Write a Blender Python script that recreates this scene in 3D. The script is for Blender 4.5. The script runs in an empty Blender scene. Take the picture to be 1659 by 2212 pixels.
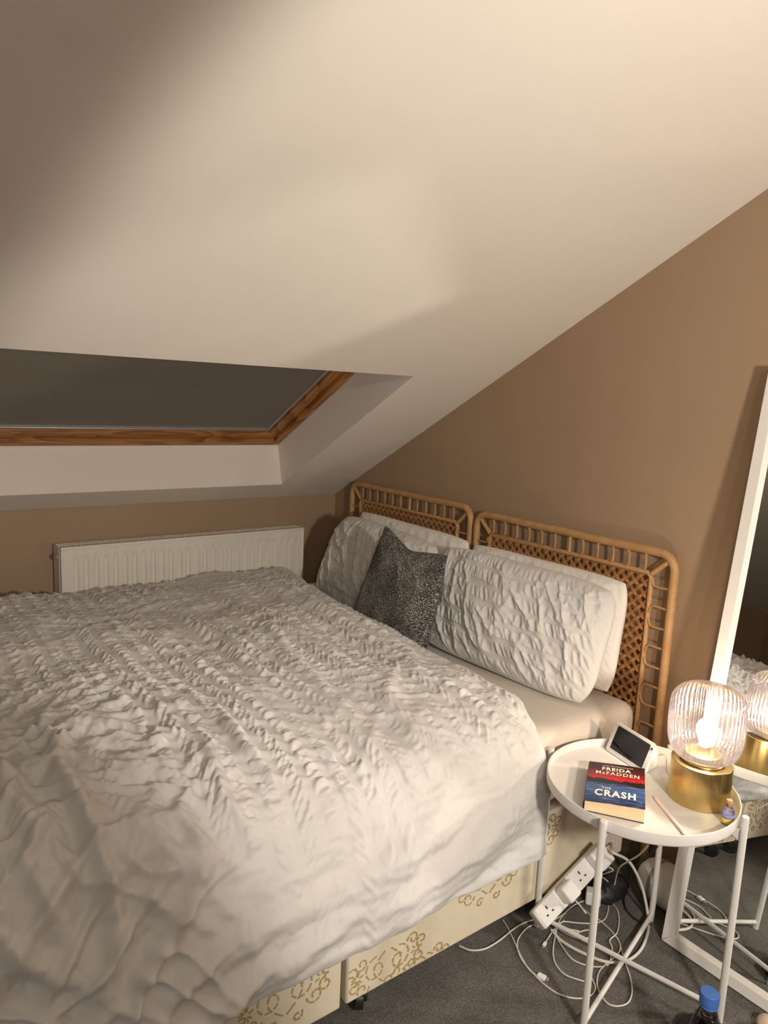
import bpy, math, random
import numpy as np
from mathutils import Vector, Matrix

random.seed(7)
rng = np.random.default_rng(11)
SC = bpy.context.scene
COL = SC.collection

# ------------------------------------------------------------------ camera
CAM = np.array([0.0, 0.0, 1.46])
F_PX, IMG_W, IMG_H = 1556.2, 1659, 2212
YAW, PITCH, ROLL = -0.92560156, -0.15676409, 0.04357165
_d = np.array([math.sin(YAW) * math.cos(PITCH), math.cos(YAW) * math.cos(PITCH), math.sin(PITCH)])
_r = np.cross(_d, [0, 0, 1]); _r /= np.linalg.norm(_r)
_u = np.cross(_r, _d)
_r2 = math.cos(ROLL) * _r + math.sin(ROLL) * _u
_u2 = -math.sin(ROLL) * _r + math.cos(ROLL) * _u
cam_data = bpy.data.cameras.new('camera')
cam = bpy.data.objects.new('camera', cam_data)
COL.objects.link(cam)
cam_data.sensor_fit = 'VERTICAL'
cam_data.sensor_height = 36.0
cam_data.lens = F_PX * 36.0 / IMG_H
cam_data.clip_start = 0.02
m = Matrix.Identity(4)
for i in range(3):
    m[i][0], m[i][1], m[i][2], m[i][3] = _r2[i], _u2[i], -_d[i], CAM[i]
cam.matrix_world = m
SC.camera = cam

# ------------------------------------------------------------------ world, room light, exposure
world = bpy.data.worlds.new('night')
SC.world = world
world.use_nodes = True
world.node_tree.nodes['Background'].inputs[0].default_value = (0.01, 0.012, 0.02, 1)
world.node_tree.nodes['Background'].inputs[1].default_value = 0.2

def point_light(name, loc, energy, color, radius):
    d = bpy.data.lights.new(name, 'POINT')
    d.energy, d.color, d.shadow_soft_size = energy, color, radius
    o = bpy.data.objects.new(name, d)
    o.location = loc
    COL.objects.link(o)


# unseen lamp to the right of the camera (its reflection in the floor mirror lights a patch of the sloping ceiling)
sd = bpy.data.lights.new('offscreen_lamp_light', 'SPOT')
sd.energy, sd.color, sd.shadow_soft_size = 108, (1.0, 0.905, 0.80), 0.08
sd.spot_size, sd.spot_blend = math.radians(116), 0.20  # cone edge set to imitate a standing person's shadow over the left side
so = bpy.data.objects.new('offscreen_lamp_light', sd)
so.location = (0.591, 0.739, 1.417)
so.rotation_euler = Vector((-0.69, 0.68, -0.02)).to_track_quat('-Z', 'Y').to_euler()
COL.objects.link(so)
# added fill light further back, no known lamp there; lifts the shadowed parts
point_light('fill_light', (1.70, -0.90, 2.00), 46, (1.0, 0.915, 0.83), 0.08)
LAMP_ENERGY = 3.0

SC.view_settings.view_transform = 'Standard'
SC.view_settings.look = 'None'
SC.view_settings.exposure = 0.10
SC.view_settings.gamma = 1.0
SC.view_settings.use_curve_mapping = False
SC.cycles.sample_clamp_indirect = 100.0
SC.cycles.max_bounces = 5
SC.cycles.adaptive_threshold = 0.03
SC.cycles.diffuse_bounces = 4
SC.cycles.use_guiding = True
SC.cycles.guiding_training_samples = 24
SC.cycles.use_deterministic_guiding = False
SC.cycles.use_volume_guiding = False
SC.cycles.transparent_max_bounces = 24
SC.cycles.caustics_reflective = True
SC.cycles.caustics_refractive = True
SC.cycles.blur_glossy = 0.0

# ------------------------------------------------------------------ helpers
WL = {}                     # world location of parents


def link_obj(name, data, parent=None):
    o = bpy.data.objects.new(name, data)
    COL.objects.link(o)
    if parent is not None:
        o.parent = parent
    return o


def thing(name, label, cat, loc, group=None, kind=None):
    o = link_obj(name, None)
    o.location = loc
    o.empty_display_size = 0.05
    WL[o.name] = np.array(loc, float)
    if label: o['label'] = label
    if cat: o['category'] = cat
    if group: o['group'] = group
    if kind: o['kind'] = kind
    return o


def tag(o, label=None, cat=None, group=None, kind=None):
    if label: o['label'] = label
    if cat: o['category'] = cat
    if group: o['group'] = group
    if kind: o['kind'] = kind
    return o


def mesh_obj(name, v, f, mat, parent=None, smooth=False, uv=None, angle=None):
    """v in world coordinates; the object's origin sits at its parent's base (or at the mesh's own base)."""
    v = np.asarray(v, float)
    if parent is not None:
        org = WL[parent.name]
    else:
        lo, hi = v.min(0), v.max(0)
        org = np.array([(lo[0] + hi[0]) / 2, (lo[1] + hi[1]) / 2, lo[2]])
    me = bpy.data.meshes.new(name)
    if isinstance(f, np.ndarray):
        n, k = f.shape
        me.vertices.add(len(v)); me.vertices.foreach_set('co', (v - org).astype(np.float32).ravel())
        me.loops.add(n * k); me.loops.foreach_set('vertex_index', f.astype(np.int32).ravel())
        me.polygons.add(n); me.polygons.foreach_set('loop_start', np.arange(0, n * k, k, dtype=np.int32))
        me.update(calc_edges=True)
    else:
        me.from_pydata((v - org).tolist(), [], f)
        me.update()
    if uv is not None:
        lay = me.uv_layers.new(name='UVMap')
        li = np.zeros(len(me.loops), np.int32); me.loops.foreach_get('vertex_index', li)
        lay.data.foreach_set('uv', np.asarray(uv, np.float32)[li].ravel())
    if smooth:
        me.polygons.foreach_set('use_smooth', np.ones(len(me.polygons), bool))
    me.validate()
    if mat is not None:
        me.materials.append(mat)
    o = link_obj(name, me, parent)
    WL[o.name] = org
    if parent is None:
        o.location = org
    if smooth and angle:
        me.set_sharp_from_angle(angle=math.radians(angle))
    return o


class MB:
    """collects shapes into one mesh"""
    def __init__(s): s.v, s.f = [], []
    def add(s, v, f):
        b = len(s.v)
        s.v += [tuple(p) for p in v]; s.f += [tuple(i + b for i in q) for q in f]
        return s
    def box(s, lo, hi):
        return s.add(*box_vf(lo, hi))
    def build(s, name, mat, parent=None, smooth=False, angle=None, bevel=0, seg=2):
        o = mesh_obj(name, s.v, s.f, mat, parent, smooth, None, angle)
        if bevel:
            md = o.modifiers.new('bevel', 'BEVEL'); md.width = bevel; md.segments = seg
            md.limit_method = 'ANGLE'; md.angle_limit = math.radians(40); md.harden_normals = False
        return o


def box_vf(lo, hi):
    x0, y0, z0 = lo; x1, y1, z1 = hi
    v = [(x0, y0, z0), (x1, y0, z0), (x1, y1, z0), (x0, y1, z0), (x0, y0, z1), (x1, y0, z1), (x1, y1, z1), (x0, y1, z1)]
    return v, [(3, 2, 1, 0), (4, 5, 6, 7), (0, 1, 5, 4), (1, 2, 6, 5), (2, 3, 7, 6), (3, 0, 4, 7)]


def frame_box_vf(c, ax, ay, az, hx, hy, hz):
    """box centred at c with unit axes and half sizes"""
    c, ax, ay, az = (np.array(q, float) for q in (c, ax, ay, az))
    v, f = box_vf((-1, -1, -1), (1, 1, 1))
    return [c + ax * hx * p[0] + ay * hy * p[1] + az * hz * p[2] for p in v], f


def box(name, lo, hi, mat, parent=None, bevel=0.0, seg=2):
    return MB().box(lo, hi).build(name, mat, parent, smooth=bevel > 0, angle=35 if bevel > 0 else None, bevel=bevel, seg=seg)


def catmull(pts, n=8, closed=False):
    P = np.asarray(pts, float)
    if len(P) < 3: return P
    if closed: Q = np.vstack([P[-1:], P, P[:2]])
    else: Q = np.vstack([2 * P[0] - P[1], P, 2 * P[-1] - P[-2]])
    out = []
    for i in range(1, len(Q) - 2):
        p0, p1, p2, p3 = Q[i - 1:i + 3]
        for k in range(n):
            t = k / n
            out.append(.5 * (2 * p1 + (p2 - p0) * t + (2 * p0 - 5 * p1 + 4 * p2 - p3) * t * t + (3 * p1 - p0 - 3 * p2 + p3) * t ** 3))
    if not closed: out.append(P[-1])
    return np.array(out)


def tube_vf(path, r, seg=8, closed=False, cap=True):
    P = np.asarray(path, float); n = len(P)
    R = np.full(n, r, float) if np.isscalar(r) else np.asarray(r, float)
    if closed: T = np.roll(P, -1, 0) - np.roll(P, 1, 0)
    else: T = np.gradient(P, axis=0)
    T /= np.linalg.norm(T, axis=1)[:, None] + 1e-12
    ref = np.array([0, 0, 1.]) if abs(T[0][2]) < .9 else np.array([1., 0, 0])
    N = np.cross(T[0], ref); N /= np.linalg.norm(N)
    v, f = [], []
    for i in range(n):
        N = N - T[i] * np.dot(N, T[i]); N /= np.linalg.norm(N) + 1e-12
        B = np.cross(T[i], N)
        for k in range(seg):
            a = 2 * math.pi * k / seg
            v.append(P[i] + R[i] * (math.cos(a) * N + math.sin(a) * B))
    for i in range(n if closed else n - 1):
        j = (i + 1) % n
        for k in range(seg):
            k2 = (k + 1) % seg
            f.append((i * seg + k, i * seg + k2, j * seg + k2, j * seg + k))
    if cap and not closed:
        f.append(tuple(range(seg - 1, -1, -1))); f.append(tuple((n - 1) * seg + k for k in range(seg)))
    return v, f


def tube(name, path, r, mat, parent=None, seg=8, closed=False):
    v, f = tube_vf(path, r, seg, closed)
    return mesh_obj(name, v, f, mat, parent, True, None, 50)


def lathe_vf(prof, seg=48, c=(0, 0, 0), axis=None, rad=None):
    """prof: list of (r, z); rad(a, r, z) may modulate the radius"""
    v, f = [], []
    n = len(prof)
    for (r, z) in prof:
        for k in range(seg):
            a = 2 * math.pi * k / seg
            rr = rad(a, r, z) if rad else r
            v.append((rr * math.cos(a), rr * math.sin(a), z))
    for i in range(n - 1):
        for k in range(seg):
            k2 = (k + 1) % seg
            f.append((i * seg + k, i * seg + k2, (i + 1) * seg + k2, (i + 1) * seg + k))
    if prof[0][0] > 1e-6: f.append(tuple(range(seg - 1, -1, -1)))
    if prof[-1][0] > 1e-6: f.append(tuple((n - 1) * seg + k for k in range(seg)))
    v = np.array(v)
    if axis is not None:
        q = Vector((0, 0, 1)).rotation_difference(Vector(axis)).to_matrix()
        v = v @ np.array(q).T
    return v + np.array(c), f


def lathe(name, prof, mat, c, parent=None, seg=48, axis=None, rad=None, angle=40):
    v, f = lathe_vf(prof, seg, c, axis, rad)
    return mesh_obj(name, v, f, mat, parent, True, None, angle)


def rounded_profile(pts, r=0.004, n=4):
    """round the corners of an (r, z) profile"""
    out = [pts[0]]
    for i in range(1, len(pts) - 1):
        a, b, c = (np.array(p, float) for p in pts[i - 1:i + 2])
        d1, d2 = a - b, c - b
        rr = min(r, np.linalg.norm(d1) * .45, np.linalg.norm(d2) * .45)
        p, q = b + d1 / np.linalg.norm(d1) * rr, b + d2 / np.linalg.norm(d2) * rr
        for k in range(n + 1):
            t = k / n
            out.append(tuple((1 - t) ** 2 * p + 2 * t * (1 - t) * b + t * t * q))
    out.append(pts[-1])
    return out


_perm = rng.permutation(512)
_perm = np.concatenate([_perm, _perm])
_gr = np.stack([np.cos(np.linspace(0, 2 * np.pi, 512, endpoint=False)), np.sin(np.linspace(0, 2 * np.pi, 512, endpoint=False))], 1)


def perlin(x, y):
    xi, yi = np.floor(x).astype(int), np.floor(y).astype(int)
    xf, yf = x - xi, y - yi
    u, w = xf ** 3 * (xf * (xf * 6 - 15) + 10), yf ** 3 * (yf * (yf * 6 - 15) + 10)
    def g(i, j):
        h = _perm[(_perm[(xi + i) & 511] + yi + j) & 511]
        return _gr[h, 0] * (xf - i) + _gr[h, 1] * (yf - j)
    a = g(0, 0) * (1 - u) + g(1, 0) * u
    b = g(0, 1) * (1 - u) + g(1, 1) * u
    return (a * (1 - w) + b * w) * 1.5


def sstep(a, b, x):
    t = np.clip((x - a) / (b - a), 0, 1)
    return t * t * (3 - 2 * t)


# camera ray helper: where the line of sight through a photo point meets a real plane
def at(px, py, z=None, x=None, y=None):
    d = (px - IMG_W / 2) / F_PX * _r2 - (py - IMG_H / 2) / F_PX * _u2 + _d
    t = (z - CAM[2]) / d[2] if z is not None else (x - CAM[0]) / d[0] if x is not None else (y - CAM[1]) / d[1]
    return CAM + t * d


# ------------------------------------------------------------------ materials
def principled(name, color, rough=0.6, metal=0.0, **kw):
    mt = bpy.data.materials.new(name); mt.use_nodes = True
    b = mt.node_tree.nodes['Principled BSDF']
    b.inputs['Base Color'].default_value = (*color, 1)
    b.inputs['Roughness'].default_value = rough
    b.inputs['Metallic'].default_value = metal
    for k, val in kw.items():
        b.inputs[k.replace('_', ' ')].default_value = val
    return mt, mt.node_tree, b


def coords(nt, scale=(1, 1, 1), kind='Object', rot=(0, 0, 0)):
    tc = nt.nodes.new('ShaderNodeTexCoord'); mp = nt.nodes.new('ShaderNodeMapping')
    mp.inputs['Scale'].default_value = scale
    mp.inputs['Rotation'].default_value = rot
    nt.links.new(tc.outputs[kind], mp.inputs[0])
    return mp.outputs[0]


def noise(nt, vec, scale, detail=3, rough=0.55, dist=0.0):
    n = nt.nodes.new('ShaderNodeTexNoise')
    n.inputs['Scale'].default_value = scale; n.inputs['Detail'].default_value = detail
    n.inputs['Roughness'].default_value = rough; n.inputs['Distortion'].default_value = dist
    nt.links.new(vec, n.inputs['Vector'])
    return n.outputs['Fac']


def ramp(nt, fac, stops, interp='LINEAR'):
    r = nt.nodes.new('ShaderNodeValToRGB'); e = r.color_ramp
    e.interpolation = interp
    while len(e.elements) < len(stops): e.elements.new(0.5)
    for el, (p, c) in zip(e.elements, stops):
        el.position = p; el.color = (*c, 1)
    nt.links.new(fac, r.inputs[0])
    return r.outputs[0]


def bump(nt, b, height, strength=0.3, dist=0.002):
    n = nt.nodes.new('ShaderNodeBump')
    n.inputs['Strength'].default_value = strength; n.inputs['Distance'].default_value = dist
    nt.links.new(height, n.inputs['Height']); nt.links.new(n.outputs[0], b.inputs['Normal'])


def math_node(nt, op, a, b=None):
    n = nt.nodes.new('ShaderNodeMath'); n.operation = op
    for i, q in enumerate((a, b)):
        if q is None: continue
        if isinstance(q, (int, float)): n.inputs[i].default_value = q
        else: nt.links.new(q, n.inputs[i])
    return n.outputs[0]


def mottled(name, c1, c2, scale, rough, bscale=None, bstr=0.2, bdist=0.001, **kw):
    mt, nt, b = principled(name, c1, rough, **kw)
    v = coords(nt)
    nt.links.new(ramp(nt, noise(nt, v, scale), [(0.3, c1), (0.7, c2)]), b.inputs['Base Color'])
    if bscale: bump(nt, b, noise(nt, v, bscale, 4), bstr, bdist)
    return mt


M = {}
M['tan_paint'] = mottled('tan_paint', (0.345, 0.237, 0.148), (0.365, 0.252, 0.158), 2.0, 0.62, 260, 0.10, 0.0008)
M['ceiling_paint'] = mottled('ceiling_paint', (0.80, 0.745, 0.665), (0.83, 0.775, 0.695), 1.5, 0.75, 200, 0.10, 0.0008)
M['white_paint'] = mottled('white_paint', (0.74, 0.71, 0.66), (0.78, 0.75, 0.70), 3, 0.45, 150, 0.05, 0.0005)
M['white_metal'] = mottled('white_metal', (0.69, 0.67, 0.64), (0.72, 0.70, 0.67), 8, 0.38, 400, 0.05, 0.0003)
M['white_plastic'] = mottled('white_plastic', (0.80, 0.79, 0.76), (0.83, 0.82, 0.79), 8, 0.35)
M['cable_white'] = mottled('cable_white', (0.62, 0.57, 0.51), (0.70, 0.65, 0.59), 30, 0.5)
M['black_plastic'] = mottled('black_plastic', (0.012, 0.012, 0.013), (0.02, 0.02, 0.021), 30, 0.4)
M['black_fabric'] = mottled('black_fabric', (0.008, 0.008, 0.010), (0.016, 0.016, 0.019), 20, 0.55, 60, 0.5, 0.004)
M['radiator_enamel'] = mottled('radiator_enamel', (0.78, 0.74, 0.66), (0.80, 0.76, 0.68), 4, 0.32)
M['grille_dark'] = mottled('grille_dark', (0.05, 0.047, 0.043), (0.07, 0.065, 0.06), 20, 0.7)
M['base_fabric'] = mottled('base_fabric', (0.66, 0.585, 0.44), (0.70, 0.62, 0.475), 25, 0.75, 700, 0.25, 0.0006)
M['gold_thread'] = mottled('gold_thread', (0.36, 0.27, 0.12), (0.48, 0.37, 0.18), 300, 0.5, 900, 0.5, 0.0006)
M['blind_fabric'] = mottled('blind_fabric', (0.185, 0.160, 0.133), (0.20, 0.173, 0.145), 3, 0.8, 600, 0.1, 0.0004)
M['aluminium'] = mottled('aluminium', (0.50, 0.50, 0.50), (0.56, 0.56, 0.56), 20, 0.4, metal=0.7)
M['grey_plastic'] = mottled('grey_plastic', (0.30, 0.30, 0.30), (0.34, 0.34, 0.34), 20, 0.45)
M['page_paper'] = mottled('page_paper', (0.74, 0.55, 0.34), (0.80, 0.61, 0.39), 60, 0.8)
M['blue_cap'] = mottled('blue_cap', (0.06, 0.16, 0.50), (0.08, 0.19, 0.55), 30, 0.4)
M['cork'] = mottled('cork', (0.50, 0.26, 0.12), (0.62, 0.36, 0.18), 300, 0.8)
M['yellow_label'] = mottled('yellow_label', (0.72, 0.53, 0.13), (0.78, 0.60, 0.20), 100, 0.5)
M['blue_label'] = mottled('blue_label', (0.24, 0.26, 0.55), (0.30, 0.32, 0.62), 100, 0.5)
M['beige_cloth'] = mottled('beige_cloth', (0.55, 0.42, 0.32), (0.60, 0.47, 0.36), 30, 0.8, 300, 0.2, 0.001)
M['stylus_white'] = mottled('stylus_white', (0.82, 0.76, 0.68), (0.86, 0.80, 0.72), 20, 0.4)
M['paper_white'] = mottled('paper_white', (0.92, 0.86, 0.74), (0.95, 0.89, 0.78), 20, 0.6)
M['window_glass'] = principled('window_glass', (0.02, 0.02, 0.025), 0.05)[0]
M['brown_curtain'] = mottled('brown_curtain', (0.12, 0.075, 0.05), (0.15, 0.095, 0.06), 5, 0.9)


def make_carpet():
    mt, nt, b = principled('carpet', (0.1, 0.1, 0.1), 0.95)
    v = coords(nt)
    n1, n2 = noise(nt, v, 260, 4, 0.7), noise(nt, v, 7, 3)
    mixv = math_node(nt, 'ADD', math_node(nt, 'MULTIPLY', n1, 0.75), math_node(nt, 'MULTIPLY', n2, 0.25))
    nt.links.new(ramp(nt, mixv, [(0.30, (0.055, 0.050, 0.045)), (0.50, (0.15, 0.136, 0.122)), (0.70, (0.29, 0.265, 0.24))]), b.inputs['Base Color'])
    bump(nt, b, n1, 0.9, 0.006)
    return mt


M['carpet'] = make_carpet()


def make_cotton(name, c, c2):
    mt, nt, b = principled(name, c, 0.85)
    b.inputs['Sheen Weight'].default_value = 0.15
    v = coords(nt)
    nt.links.new(ramp(nt, noise(nt, v, 6, 4), [(0.3, c), (0.7, c2)]), b.inputs['Base Color'])
    h = math_node(nt, 'ADD', math_node(nt, 'MULTIPLY', noise(nt, v, 900, 2), 0.2), noise(nt, v, 55, 4, 0.6))
    bump(nt, b, h, 0.22, 0.003)
    return mt


M['cotton'] = make_cotton('white_seersucker_cotton', (0.63, 0.62, 0.595), (0.66, 0.65, 0.625))
M['plain_cotton'] = make_cotton('plain_white_cotton', (0.75, 0.72, 0.67), (0.78, 0.75, 0.70))
M['sheet'] = make_cotton('cream_sheet_cotton', (0.61, 0.55, 0.475), (0.64, 0.58, 0.505))


def make_pine(name, sc):
    mt, nt, b = principled(name, (0.4, 0.18, 0.05), 0.38)
    v = coords(nt, sc)
    n = noise(nt, v, 3.0, 2, 0.5, 0.3)
    w = math_node(nt, 'FRACT', math_node(nt, 'MULTIPLY', n, 9.0))
    nt.links.new(ramp(nt, w, [(0.0, (0.44, 0.195, 0.055)), (0.55, (0.36, 0.15, 0.04)), (0.92, (0.20, 0.07, 0.018)), (1.0, (0.40, 0.17, 0.05))]), b.inputs['Base Color'])
    return mt


M['pine'] = make_pine('varnished_pine_rail', (3.0, 0.55, 3.0))
M['pine_stile'] = make_pine('varnished_pine_stile', (0.5, 3.0, 0.5))


def make_rattan(name, c1, c2, c3, freq):
    mt, nt, b = principled(name, c1, 0.5)
    tc = nt.nodes.new('ShaderNodeTexCoord'); sp = nt.nodes.new('ShaderNodeSeparateXYZ')
    nt.links.new(tc.outputs['Object'], sp.inputs[0])
    s = math_node(nt, 'ADD', sp.outputs[0], sp.outputs[2])
    jit = noise(nt, tc.outputs['Object'], 12, 2)
    s = math_node(nt, 'ADD', s, math_node(nt, 'MULTIPLY', jit, 0.012))
    fr = math_node(nt, 'FRACT', math_node(nt, 'MULTIPLY', s, freq))
    n2 = noise(nt, tc.outputs['Object'], 25, 3)
    base = ramp(nt, n2, [(0.3, c1), (0.7, c2)])
    dark = ramp(nt, fr, [(0.0, (0.62, 0.62, 0.62)), (0.12, (1, 1, 1)), (0.88, (1, 1, 1)), (1.0, (0.62, 0.62, 0.62))])
    mx = nt.nodes.new('ShaderNodeMix'); mx.data_type = 'RGBA'; mx.blend_type = 'MULTIPLY'
    mx.inputs['Factor'].default_value = 1.0
    nt.links.new(base, mx.inputs['A']); nt.links.new(dark, mx.inputs['B'])
    nt.links.new(mx.outputs['Result'], b.inputs['Base Color'])
    bump(nt, b, ramp(nt, fr, [(0.0, (0, 0, 0)), (0.2, (1, 1, 1)), (0.8, (1, 1, 1)), (1.0, (0, 0, 0))]), 0.35, 0.0015)
    return mt


M['rattan_wrap'] = make_rattan('wrapped_rattan', (0.46, 0.25, 0.10), (0.56, 0.33, 0.145), None, 125)
M['rattan_cane'] = mottled('rattan_cane', (0.42, 0.22, 0.085), (0.52, 0.30, 0.125), 30, 0.5)
M['rattan_strip'] = mottled('rattan_strip', (0.36, 0.165, 0.058), (0.48, 0.235, 0.09), 45, 0.42)


def make_tweed():
    mt, nt, b = principled('charcoal_tweed', (0.05, 0.05, 0.05), 0.95)
    v1 = coords(nt, (130, 380, 1), 'UV'); v2 = coords(nt, (380, 150, 1), 'UV'); v3 = coords(nt, (9, 9, 1), 'UV')
    a, c, d = noise(nt, v1, 1.0, 2, 0.6), noise(nt, v2, 1.0, 2, 0.6), noise(nt, v3, 1.0, 3)
    mx = math_node(nt, 'MAXIMUM', a, c)
    s = math_node(nt, 'ADD', mx, math_node(nt, 'MULTIPLY', math_node(nt, 'SUBTRACT', d, 0.5), 0.22))
    nt.links.new(ramp(nt, s, [(0.46, (0.016, 0.016, 0.019)), (0.54, (0.07, 0.066, 0.063)), (0.62, (0.30, 0.275, 0.245)), (0.72, (0.68, 0.63, 0.56))]), b.inputs['Base Color'])
    bump(nt, b, mx, 0.8, 0.004)
    return mt


M['tweed'] = make_tweed()


def make_brass():
    mt, nt, b = principled('brushed_brass', (0.62, 0.47, 0.20), 0.3, 1.0)
    v = coords(nt, (60, 60, 1.5))
    n = noise(nt, v, 6.0, 3)
    nt.links.new(ramp(nt, n, [(0.3, (0.56, 0.425, 0.18)), (0.7, (0.62, 0.475, 0.205))]), b.inputs['Base Color'])
    nt.links.new(ramp(nt, n, [(0.3, (0.30, 0.30, 0.30)), (0.7, (0.36, 0.36, 0.36))]), b.inputs['Roughness'])
    return mt


M['brass'] = make_brass()
M['mirror_silver'] = principled('mirror_silver', (0.86, 0.87, 0.86), 0.0, 1.0)[0]


def make_thin_glass(name, tint, edge, refl=0.5, rough=0.05, mid=0.55, milky=0.0):
    """thin-walled glass: clear face-on, denser and shinier where the wall is seen edge-on"""
    mt = bpy.data.materials.new(name); mt.use_nodes = True
    nt = mt.node_tree
    nt.nodes.remove(nt.nodes['Principled BSDF'])
    out = nt.nodes['Material Output']
    lw = nt.nodes.new('ShaderNodeLayerWeight'); lw.inputs['Blend'].default_value = 0.35
    tr, gl = nt.nodes.new('ShaderNodeBsdfTransparent'), nt.nodes.new('ShaderNodeBsdfGlossy')
    nt.links.new(ramp(nt, lw.outputs['Facing'], [(0.0, tint), (mid, tuple((a + b) / 2 for a, b in zip(tint, edge)) if mid < .5 else tint), (1.0, edge)]), tr.inputs['Color'])
    gl.inputs['Color'].default_value = (0.95, 0.92, 0.95, 1); gl.inputs['Roughness'].default_value = rough
    mx = nt.nodes.new('ShaderNodeMixShader')
    nt.links.new(math_node(nt, 'MULTIPLY', lw.outputs['Fresnel'], refl), mx.inputs[0])
    nt.links.new(tr.outputs[0], mx.inputs[1]); nt.links.new(gl.outputs[0], mx.inputs[2])
    last = mx
    if milky:
        tl = nt.nodes.new('ShaderNodeBsdfTranslucent'); tl.inputs['Color'].default_value = (0.95, 0.90, 0.94, 1)
        m2 = nt.nodes.new('ShaderNodeMixShader')
        bub = noise(nt, coords(nt), 160, 3, 0.7)
        nt.links.new(math_node(nt, 'MULTIPLY', bub, milky * 2), m2.inputs[0])
        nt.links.new(mx.outputs[0], m2.inputs[1]); nt.links.new(tl.outputs[0], m2.inputs[2])
        last = m2
    nt.links.new(last.outputs[0], out.inputs['Surface'])
    return mt


M['lamp_glass'] = make_thin_glass('ribbed_lilac_glass', (0.95, 0.91, 0.94), (0.30, 0.25, 0.29), 0.9, 0.08, 0.30, 0.04)
M['clear_plastic'] = make_thin_glass('clear_plastic', (0.90, 0.89, 0.91), (0.45, 0.42, 0.46), 0.9, 0.06)
M['clear_glass'] = make_thin_glass('clear_glass', (0.95, 0.94, 0.93), (0.5, 0.48, 0.46), 0.9, 0.03)
mt, nt, b = principled('filament_glow', (1, 0.8, 0.5), 0.5)
b.inputs['Emission Color'].default_value = (1.0, 0.80, 0.52, 1); b.inputs['Emission Strength'].default_value = 160.0
M['filament'] = mt
mt = bpy.data.materials.new('glowing_bulb'); mt.use_nodes = True
nt = mt.node_tree; nt.nodes.remove(nt.nodes['Principled BSDF'])
_t, _e, _a = nt.nodes.new('ShaderNodeBsdfTransparent'), nt.nodes.new('ShaderNodeEmission'), nt.nodes.new('ShaderNodeAddShader')
_e.inputs['Color'].default_value = (1.0, 0.86, 0.66, 1); _e.inputs['Strength'].default_value = 9.0
nt.links.new(_t.outputs[0], _a.inputs[0]); nt.links.new(_e.outputs[0], _a.inputs[1]); nt.links.new(_a.outputs[0], nt.nodes['Material Output'].inputs['Surface'])
M['glowing_bulb'] = mt
M['water'] = principled('water', (0.85, 0.83, 0.88), 0.02, 0, Transmission_Weight=1.0, IOR=1.33)[0]
M['screen_black'] = principled('screen_black', (0.010, 0.010, 0.014), 0.06)[0]


def make_cover():
    """printed cover: dark red sky, red glow, black tree line, blue water"""
    mt, nt, b = principled('printed_cover', (0.1, 0.1, 0.1), 0.32)
    tc = nt.nodes.new('ShaderNodeTexCoord'); sp = nt.nodes.new('ShaderNodeSeparateXYZ')
    nt.links.new(tc.outputs['UV'], sp.inputs[0])
    n = noise(nt, coords(nt, (4, 9, 1), 'UV'), 1.5, 5, 0.6)
    nb = noise(nt, coords(nt, (11, 11, 1), 'UV'), 1.0, 5, 0.7)
    y = math_node(nt, 'ADD', sp.outputs[1], math_node(nt, 'MULTIPLY', math_node(nt, 'SUBTRACT', n, 0.5), 0.16))
    col = ramp(nt, y, [(0.0, (0.010, 0.022, 0.075)), (0.22, (0.022, 0.065, 0.20)), (0.36, (0.045, 0.11, 0.30)), (0.455, (0.03, 0.065, 0.17)),
                       (0.50, (0.012, 0.008, 0.012)), (0.545, (0.10, 0.010, 0.012)), (0.60, (0.55, 0.012, 0.022)), (0.70, (0.26, 0.010, 0.014)), (0.82, (0.06, 0.008, 0.010)), (1.0, (0.02, 0.006, 0.008))])
    # tree line: a band around the horizon with a ragged upper edge
    t = math_node(nt, 'ABSOLUTE', math_node(nt, 'SUBTRACT', sp.outputs[1], 0.535))
    edge = math_node(nt, 'MULTIPLY', math_node(nt, 'SUBTRACT', nb, 0.30), 0.24)
    # clear in the middle of the glow
    gap = math_node(nt, 'ABSOLUTE', math_node(nt, 'SUBTRACT', sp.outputs[0], 0.56))
    edge2 = math_node(nt, 'MULTIPLY', edge, math_node(nt, 'MINIMUM', math_node(nt, 'ADD', math_node(nt, 'MULTIPLY', gap, 5.0), 0.15), 1.2))
    tree = math_node(nt, 'LESS_THAN', t, edge2)
    mx = nt.nodes.new('ShaderNodeMix'); mx.data_type = 'RGBA'
    nt.links.new(tree, mx.inputs['Factor']); nt.links.new(col, mx.inputs['A'])
    mx.inputs['B'].default_value = (0.010, 0.009, 0.012, 1)
    # pale streaks on the water
    st = noise(nt, coords(nt, (3, 22, 1), 'UV'), 1.3, 4, 0.6, 0.6)
    low = math_node(nt, 'LESS_THAN', sp.outputs[1], 0.47)
    stf = math_node(nt, 'MULTIPLY', math_node(nt, 'MULTIPLY', math_node(nt, 'MAXIMUM', math_node(nt, 'SUBTRACT', st, 0.52), 0.0), 4.0), low)
    m2 = nt.nodes.new('ShaderNodeMix'); m2.data_type = 'RGBA'
    nt.links.new(stf, m2.inputs['Factor']); nt.links.new(mx.outputs['Result'], m2.inputs['A'])
    m2.inputs['B'].default_value = (0.25, 0.36, 0.58, 1)
    nt.links.new(m2.outputs['Result'], b.inputs['Base Color'])
    return mt


M['book_cover'] = make_cover()

# ------------------------------------------------------------------ the room
XK, YG = -3.08, 2.0                   # knee wall, gable wall
ZK, SL = 0.965, 0.53                  # knee wall height, roof slope
X1, Y0, ZC = 4.2, -3.4, 2.45
XR = XK + (ZC - ZK) / SL              # where slope meets flat ceiling
UL = math.hypot(1, SL)
U = np.array([1 / UL, 0, SL / UL]); NRM = np.array([-SL / UL, 0, 1 / UL]); O0 = np.array([XK, 0, ZK])


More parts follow.
